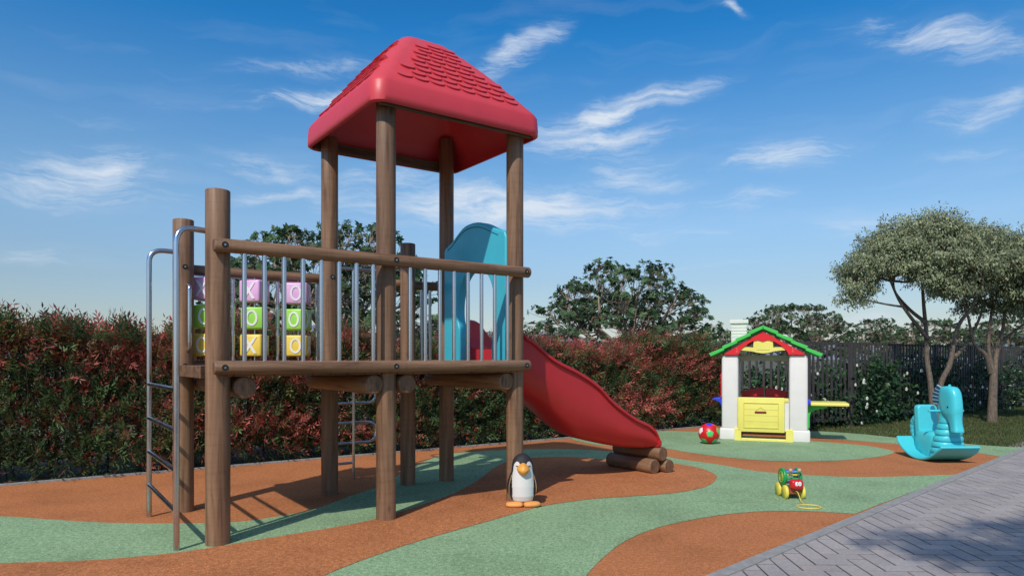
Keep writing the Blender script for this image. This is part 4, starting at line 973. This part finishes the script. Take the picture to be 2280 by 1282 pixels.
# ------------------------------------------------------------------ playhouse
def playhouse():
    root = empty('playhouse', 'plastic playhouse with white pillars, yellow half door and green and red gabled roof', 'playhouse', (3.945, 10.825, 0), R(-20.6))
    MW = plastic('cream_plastic', (.74, .71, .68), .45, .05); MY = plastic('yellow_house_plastic', (.80, .72, .16), .4, .05); MG = plastic('green_house_plastic', (.055, .52, .085), .4, .06)
    MR = plastic('red_house_plastic', (.72, .012, .022), .38, .06); MBl = plastic('blue_house_plastic', (.03, .05, .66), .4); 
    X = lambda v: (v - 655) * .001834; Z = lambda v: (1075 - v) * .00197; D = 1.02
    def rbox(x0, x1, y0, y1, z0, z1, name, m, par=root, bv=.02, sg=3):
        o = MB().box(((x0 + x1) / 2, (y0 + y1) / 2, (z0 + z1) / 2), (x1 - x0, y1 - y0, z1 - z0)).build(name, m, par, bevel=bv, segs=sg, smooth=0)
        for p in o.data.polygons: p.use_smooth = True
        return o
    for (a, b, fa, fb) in ((307, 446, 290, 446), (854, 1000, 866, 1018)):
        for y0 in (0, D - .26):
            p = rbox(X(a), X(b), y0 + .012, y0 + .25, .17, Z(388), 'pillar', MW, bv=.035)
            rbox(X(fa), X(fb), y0, y0 + .262, 0, .185, 'plinth', MW, p, bv=.02)
    # side walls with a window opening each
    for sx, xa in ((-1, X(330)), (1, X(985))):
        w = MB(); w.box((xa, D / 2, .38), (.06, D - .50, .74)); w.box((xa, D / 2, 1.26), (.06, D - .50, .17)); w.build('side_wall', MW, root, bevel=.008, smooth=0)
    w = MB(); w.box((0, D - .10, .37), (.80, .05, .56)); w.box((0, D - .1, 1.30), (.8, .05, .1)); w.build('rear_wall', MW, root, bevel=.008, smooth=0)
    # red half shutters seen over the door
    for sx in (-1, 1):
        sh = MB(); sh.prism([(sx * .012, .60), (sx * .012, .80), (sx * .10, .80), (sx * .36, .745), (sx * .36, .60)][::sx], lambda u, v, w_: (u, w_, v), D - .19, D - .15)
        sh.build('rear_shutter', MR, root, bevel=.006, smooth=0)
    # door
    dr = rbox(X(443), X(818), -.015, .035, Z(1003), Z(728), 'door', MY, bv=.008)
    fr = MB(); x0, x1, z0, z1 = X(495), X(765), Z(965), Z(775)
    for (a, b, c, d) in ((x0 - .012, x1 + .012, z1, z1 + .012), (x0 - .012, x1 + .012, z0 - .012, z0), (x0 - .012, x0, z0, z1), (x1, x1 + .012, z0, z1)):
        fr.box(((a + b) / 2, -.019, (c + d) / 2), (b - a, .012, d - c))
    for k in range(1, 4): zz = lerp(z0, z1, k / 4); fr.box(((x0 + x1) / 2, -.0165, zz), (x1 - x0, .005, .005))
    fr.build('door_moulding', plastic('yellow_shadow_plastic', (.66, .58, .12), .45), dr, smooth=0, bevel=.002)
    sl = MB(); n = 12; xa, xb, zc, rr = X(588), X(666), Z(846), .017
    poly = [(xb + rr * math.cos(-math.pi / 2 + math.pi * k / n), zc + rr * math.sin(-math.pi / 2 + math.pi * k / n)) for k in range(n + 1)] + [(xa + rr * math.cos(math.pi / 2 + math.pi * k / n), zc + rr * math.sin(math.pi / 2 + math.pi * k / n)) for k in range(n + 1)]
    sl.prism(poly, lambda u, v, w_: (u, w_, v), -.020, -.012); sl.build('letter_slot', plastic('slot_brown', (.20, .02, .01), .6), dr, smooth=0)
    gb = MB()
    for sx in (-1, 1): gb.box((X(627) + sx * .034, -.018, Z(818)), (.085, .006, .006), (0, sx * .62, 0))
    gb.build('door_gable_mark', plastic('yellow_shadow_plastic', (.62, .54, .12), .45), dr, smooth=0)
    st = MB(); st.box(((X(818) + X(852)) / 2 + .002, .02, Z(868)), (X(852) - X(818), .05, Z(760) - Z(1003) + .02)); st.build('door_jamb', MW, root, bevel=.006, smooth=0)
    rbox(X(818) - .004, X(850), -.018, .03, Z(762), Z(731), 'door_catch', MY, bv=.006)
    # threshold frame
    th = MB(); th.box((X(442), .03, Z(1030)), (X(470) - X(415), .09, Z(977) - Z(1083))); th.box((X(857), .03, Z(1030)), (X(886) - X(828), .09, Z(977) - Z(1083))); th.box((X(649), .03, Z(1069)), (X(828) - X(470) + .004, .086, Z(1056) - Z(1083)))
    th.build('threshold', MY, root, bevel=.006, smooth=0)
    # red gable front and back, cut by an arch
    ap = (X(645), Z(203)); zl, zr = Z(388), Z(388)
    arch = crom([(X(448), zl), (X(470), Z(345)), (X(505), Z(315)), (X(548), Z(288)), (X(580), Z(276)), (X(608), Z(272)), (X(645), Z(284)), (X(682), Z(272)), (X(712), Z(277)), (X(745), Z(290)), (X(790), Z(318)), (X(828), Z(350)), (X(848), zl)], 4)
    loop = [(X(332), zl), *arch, (X(975), zr), (X(975), Z(380)), ap, (X(332), Z(380))]
    for i, y0 in enumerate((-.03, D - .03)):
        bm = bmesh.new(); f = bm.faces.new([bm.verts.new((u, y0, v)) for u, v in loop]); f.normal_update(); bmesh.ops.triangulate(bm, faces=[f])
        r = bmesh.ops.extrude_face_region(bm, geom=bm.faces[:]); bmesh.ops.translate(bm, vec=(0, .05, 0), verts=[g for g in r['geom'] if isinstance(g, bmesh.types.BMVert)]); bmesh.ops.recalc_face_normals(bm, faces=bm.faces)
        me = bpy.data.meshes.new('gable'); bm.to_mesh(me); bm.free(); gb_ = link('gable', me, MR, root)
        if i == 0:
            kk = MB()
            for px_ in (435, 882):
                kk.box((X(px_), -.034, Z(348)), (.014, .010, .06)); kk.box((X(px_), -.034, Z(368)), (.03, .010, .008))
            kk.build('clip', plastic('red_clip', (.80, .10, .10), .3), gb_, smooth=0, bevel=.002)
    hd_ = MB(); low = crom([(X(462), Z(352)), (X(500), Z(355)), (X(560), Z(362)), (X(600), Z(371)), (X(648), Z(376)), (X(700), Z(370)), (X(740), Z(360)), (X(800), Z(354)), (X(838), Z(352))], 4)
    upp = [(X(830), Z(330)), (X(780), Z(328)), (X(728), Z(330)), (X(724), Z(272)), (X(572), Z(272)), (X(568), Z(330)), (X(520), Z(326)), (X(480), Z(330))]
    bm = bmesh.new(); f = bm.faces.new([bm.verts.new((u, -.012, v)) for u, v in low + upp]); f.normal_update(); bmesh.ops.triangulate(bm, faces=[f])
    r = bmesh.ops.extrude_face_region(bm, geom=bm.faces[:]); bmesh.ops.translate(bm, vec=(0, .04, 0), verts=[g for g in r['geom'] if isinstance(g, bmesh.types.BMVert)]); bmesh.ops.recalc_face_normals(bm, faces=bm.faces)
    me = bpy.data.meshes.new('header'); bm.to_mesh(me); bm.free(); hh = link('header', me, MY, root)
    pn = MB(); pn.box((X(648), -.014, Z(318)), (X(700) - X(596), .008, Z(285) - Z(350))); pn.build('header_plate', MY, hh, bevel=.003, smooth=0)
    # green roof, stepped courses on each slope
    for sx, ex in ((-1, 213), (1, 1104)):
        rf = MB(); Pk = Vector((X(647), 0, Z(158))); En = Vector((X(ex), 0, Z(388 if sx < 0 else 392))); nst = 4
        for k in range(nst):
            a = Pk.lerp(En, k / nst); b = Pk.lerp(En, (k + 1) / nst); d = (b - a).normalized(); up = Vector((-d.z * sx, 0, d.x * sx)); up = up if up.z > 0 else -up
            th = .056; lift0 = -.0 ; lift1 = .028
            P = [a + up * lift0 - (d * .004 if k else Vector()), b + up * lift1 + d * .004, b + up * lift1 - up * th + d * .004, a + up * lift0 - up * (th - .01)]
            rf.add([(p.x, y, p.z) for y in (-.085, D + .09) for p in P], [(0, 1, 2, 3), (7, 6, 5, 4), (0, 4, 5, 1), (1, 5, 6, 2), (2, 6, 7, 3), (3, 7, 4, 0)])
        rf.build('roof', MG, root, smooth=0, bevel=.005)
    sk = MB(); sk.sphere((X(815), .42, Z(248)), (.075, .1, .05), 16, 8); sk.build('skylight', MW, root)
    ch = MB(); cx0, cx1 = X(388) - .02, X(510); 
    for k in range(9): ch.box(((cx0 + cx1) / 2, .45, 1.40 + k * .052), (cx1 - cx0, .24, .044), None)
    ch.box(((cx0 + cx1) / 2, .45, 1.62), (cx1 - cx0 - .016, .224, .5)); ch.box(((cx0 + cx1) / 2, .45, 1.895), (cx1 - cx0 + .045, .285, .06))
    ch.build('chimney', MW, root, bevel=.004, smooth=0)
    # left side: shutter and blue shelf ; right side: table on a bracket
    rbox(X(289), X(304), .25, .60, Z(740), Z(485), 'shutter', MR, bv=.006)
    sf = MB(); n = 10; poly = [(X(306), Z(740)), (X(218), Z(750)), (X(220), Z(760))] + [(X(232 + 60 * math.sin(k / n * 1.57)), Z(765 + 50 * (1 - math.cos(k / n * 1.57)))) for k in range(n + 1)] + [(X(306), Z(815))]
    sf.prism(poly, lambda u, v, w_: (u, w_, v), .28, .74); sf.build('shelf', MBl, root, bevel=.008)
    rbox(X(1000), X(1028), .25, .60, Z(788), Z(745), 'table_hinge', MBl, bv=.006)
    rbox(X(1026), X(1320), .14, .72, Z(790), Z(766), 'side_table', MY, bv=.012)
    br = MB(); poly = crom([(X(1003), Z(975)), (X(1022), Z(975)), (X(1024), Z(880)), (X(1045), Z(845)), (X(1090), Z(826)), (X(1160), Z(812))], 4) + [(X(1160), Z(791)), (X(1003), Z(791))]
    br.prism(poly, lambda u, v, w_: (u, w_, v), .38, .44); br.build('table_bracket', MG, root, bevel=.005)
playhouse()

# ------------------------------------------------------------------ rocking seahorse
def seahorse():
    root = empty('rocking_seahorse', 'turquoise plastic rocking seahorse with a striped crest on a curved rocker', 'ride on toy', (5.455, 8.88, 0), R(2))
    m = plastic('turquoise_plastic', (.060, .56, .64), .30, .05)
    def floor_(y): return .62 - math.sqrt(max(.585 ** 2 - y * y, 0)) - .006
    def se(cx, cy, z, hx, hy, ex=2.6, n=40):
        out = []
        for j in range(n):
            a = 6.28318 * j / n; c, s_ = math.cos(a), math.sin(a); yy = cy + hy * math.copysign(abs(s_) ** (2 / ex), s_); out.append((cx + hx * math.copysign(abs(c) ** (2 / ex), c), yy, max(z, floor_(yy))))
        return out
    # rocker plate (an arc in the y-z plane)
    Rr = .62; rs = []
    for k in range(33):
        a = lerp(-.84, .90, k / 32); y = Rr * math.sin(a); z = Rr - Rr * math.cos(a); yi = (Rr - .035) * math.sin(a); zi = Rr - (Rr - .035) * math.cos(a); w = .262 if 1 < k < 31 else .250
        rs.append([(-w + .008, y, z + .001), (w - .008, y, z + .001), (w, (y + yi) / 2, (z + zi) / 2), (w - .008, yi, zi), (-w + .008, yi, zi), (-w, (y + yi) / 2, (z + zi) / 2)])
    MB().rings(rs).build('rocker', m, root, bevel=.006, segs=2, smooth=35)
    # ringed chest
    rs = []; K = 80
    for k in range(K + 1):
        t = k / K; z = lerp(.035, .60, t); grooves = 1 - .075 * (abs(math.sin(t * math.pi * 7.5)) < .28) - .06 * (1 - abs(math.sin(t * math.pi * 7.5)))
        hx = interp(t, [0, .3, .6, .85, 1], [.195, .185, .15, .11, .095]) * grooves; hy = interp(t, [0, .3, .6, .85, 1], [.14, .145, .125, .10, .09]) * grooves
        rs.append(se(0, interp(t, [0, .5, 1], [-.20, -.22, -.24]), z, hx, hy, 2.4))
    MB().rings(rs).build('chest', m, root, smooth=75)
    rs = [se(-.03, y, z, hx * .85, hy, e) for z, y, hx, hy, e in ((.54, -.22, .088, .085, 2.2), (.62, -.215, .082, .085, 2.2), (.70, -.22, .088, .10, 2.2), (.78, -.25, .09, .11, 2.2))]
    MB().rings(rs).build('neck', m, root, smooth=75)
    prof = [(.952, -.30, .03, .035), (.945, -.30, .062, .085), (.925, -.305, .083, .118), (.89, -.31, .094, .14), (.84, -.315, .099, .155), (.77, -.32, .101, .162), (.70, -.335, .101, .155), (.655, -.345, .1, .145), (.62, -.36, .096, .125), (.58, -.385, .085, .098), (.53, -.41, .077, .075), (.47, -.432, .076, .062), (.42, -.447, .082, .060), (.40, -.45, .082, .058), (.393, -.45, .076, .052)]
    pr = crom(prof[::-1], 4); rs = [se(-.042, y, z, hx * .80, hy, 3.0) for z, y, hx, hy in pr]
    hd_ = MB().rings(rs).build('head', m, root, smooth=75)
    for sx in (-1, 1):
        MB().sphere((-.042 + sx * .079, -.385, .70), (.007, .012, .015), 12, 8).build('eye', plastic('eye_black', (.01, .01, .012), .2), hd_)
        MB().tube([(-.02 + sx * .05, -.22, .64), (-.02 + sx * .225, -.20, .64)], [.017, .014], 14).build('handle', m, root)
    MB().tube([(-.042, -.30, .94), (-.042, -.31, .972)], [.022, .012], 10).build('crown_nub', m, hd_)
    # crest: fan of pale ribs over dark blue web
    c0 = Vector((0, -.17, .76)); tips = [(0, .055, .715), (0, .075, .765), (0, .075, .815), (0, .06, .865), (0, .03, .91), (0, -.01, .955)]; roots = [(0, -.14, .725), (0, -.135, .76), (0, -.13, .795), (0, -.13, .83), (0, -.135, .865), (0, -.15, .90)]
    w = MB(); poly = [(y, z) for _, y, z in roots] + [(y, z) for _, y, z in tips[::-1]]
    w.prism(poly, lambda u, v, q: (q, u, v), -.006, .006); cr = w.build('crest', plastic('crest_blue', (.012, .07, .16), .4), root, smooth=0)
    rb_ = MB()
    for a, b in zip(roots, tips): rb_.tube([a, b], [.009, .009], 8)
    rb_.tube(tips, .006, 8); rb_.build('crest_ribs', plastic('crest_rib', (.28, .52, .62), .4), cr)
    # seat block and backrest
    rs = [se(.035, .13, z, hx, hy, 4) for z, hx, hy in ((.03, .135, .20), (.10, .142, .225), (.22, .145, .225), (.30, .143, .215), (.345, .128, .19), (.355, .10, .15))]
    MB().rings(rs).build('seat', m, root, smooth=75)
    bk = MB(); pts = []; n = 10; hw, z0, z1, rr = .135, .20, .685, .055
    pts = [(-hw, z0), (hw, z0)] + [(hw - rr + rr * math.cos(R(90 * k / n)), z1 - rr + rr * math.sin(R(90 * k / n))) for k in range(n + 1)] + [(-hw + rr + rr * math.cos(R(90 + 90 * k / n)), z1 - rr + rr * math.sin(R(90 + 90 * k / n))) for k in range(n + 1)]
    bk.prism(pts, lambda u, v, q: (u + .04, q + .05 * max(0, v - .3) / .42, v), .205, .30); b = bk.build('backrest', m, root, bevel=.022, segs=4, smooth=30)
    for p in b.data.polygons: p.use_smooth = True
    # curled tail with ridges behind the seat
    tl = MB(); pth = []; rad = []
    for k in range(41):
        t = k / 40; a = t * 5.2 - .6; r_ = .13 * (1 - .72 * t); pth.append((-.0, .375 + .01 + r_ * math.sin(a) * .75, .33 + r_ * math.cos(a) * 1.3)); rad.append((.075 * (1 - .55 * t)) * (1 + .07 * math.sin(t * 60)))
    tl.tube(pth, rad, 16); tl.build('tail', m, root, smooth=70)
seahorse()

# ------------------------------------------------------------------ pull along bug
def bug():
    root = empty('pull_toy', 'small wooden pull along bug with yellow wheels, red head and a cord ring', 'pull toy', (2.605, 6.42, 0), R(1)); root.scale = (.92, .92, .95)
    k = .000519; MY = plastic('wheel_yellow', (.80, .70, .10), .4); MR = plastic('bug_red', (.62, .015, .02), .3); MG = plastic('bug_green', (.015, .32, .07), .35); MWd = plastic('bug_wood', (.55, .36, .24), .5); MWh = plastic('bug_white', (.85, .85, .85), .35)
    def disc(x0, x1, y, z, r, name, m, par=root, n=36):
        e = min(.004, (x1 - x0) * .25); mb = MB(); mb.rings([[(x, y + q * math.cos(6.28318 * j / n), z + q * math.sin(6.28318 * j / n)) for j in range(n)] for x, q in ((x0, r - e), (x0 + e, r), (x1 - e, r), (x1, r - e))]); return mb.build(name, m, par, smooth=50)
    for y in (-.02, .145):
        for sx in (-1, 1):
            w = disc(*sorted((sx * .070, sx * .098)), y, .067, .067, 'wheel', MY); disc(*sorted((sx * .098, sx * .100)), y, .067, .052, 'hub', plastic('hub_yellow', (.74, .64, .08), .5), w)
        MB().tube([(-.09, y, .067), (.09, y, .067)], .007, 8).build('axle', MWd, root)
    MB().box((0, .06, .078), (.115, .25, .05)).build('chassis', plastic('bug_brown', (.36, .07, .03), .4), root, bevel=.008, smooth=0)
    hd_ = MB().box((.005, -.075, .150), (.128, .085, .095)).build('head', MR, root, bevel=.03, segs=5, smooth=0)
    for p in hd_.data.polygons: p.use_smooth = True
    for sx in (-1, 1):
        e = MB().sphere((.008 + sx * .0155, -.117, .160), (.018, .007, .022), 16, 10).build('eye', MWh, hd_)
        MB().sphere((.008 + sx * .012, -.1238, .166), (.005, .002, .006), 10, 6).build('pupil', plastic('pupil_black', (.01, .01, .01), .3), e)
        pts = []; n = 40; b0 = Vector((sx * .030, -.06, .190)); b1 = Vector((sx * .044, -.055, .268))
        for i in range(n + 1): t = i / n; c = b0.lerp(b1, t); pts.append((c.x + .005 * math.cos(i * 1.3), c.y + .005 * math.sin(i * 1.3), c.z))
        an = MB().tube(pts, .0014, 5).build('antenna', M_STEEL, root); MB().sphere(tuple(b1 + Vector((0, 0, .014))), .020, 16, 10).build('antenna_ball', MWd, an)
    zc, yc = .203, .062
    for x0 in (-.092, .062):
        d = disc(x0, x0 + .030, yc, zc, .085, 'drum_disc', MG)
        if x0 < 0:
            rr = MB(); rr.tube([(x0 - .001, yc + .05 * math.cos(a), zc + .05 * math.sin(a)) for a in [6.28318 * i / 40 for i in range(40)]], .0025, 6, closed=True); rr.tube([(x0 - .001, yc + .026 * math.cos(a), zc + .026 * math.sin(a)) for a in [6.28318 * i / 30 for i in range(30)]], .0018, 6, closed=True)
            rr.build('disc_ring', MY, d)
    cols = [(.62, .02, .02), (.80, .22, .02), (.03, .12, .55), (.10, .40, .70), (.80, .60, .05), (.05, .35, .12), (.30, .05, .45), (.80, .22, .02), (.03, .12, .55), (.10, .4, .7)]
    for i, c in enumerate(cols):
        a = 6.28318 * i / len(cols) + .2; MB().tube([(-.064, yc + .058 * math.cos(a), zc + .058 * math.sin(a)), (.064, yc + .058 * math.cos(a), zc + .058 * math.sin(a))], .009, 10).build('drum_bar', plastic('bar_colour', c, .35), root)
    MC = plastic('cord_yellow', (.78, .58, .12), .7)
    MB().tube(crom([(.0, -.065, .085), (.004, -.11, .078), (.004, -.15, .045), (-.005, -.20, .016), (-.015, -.25, .010), (-.025, -.30, .010), (-.04, -.355, .010)], 5), .0042, 8).build('cord', MC, root)
    MB().tube([(-.03 + .11 * math.cos(a) - .0, -.435 + .085 * math.sin(a), .010) for a in [6.28318 * i / 48 for i in range(48)]], .0055, 8, closed=True).build('pull_ring', MC, root)
bug()
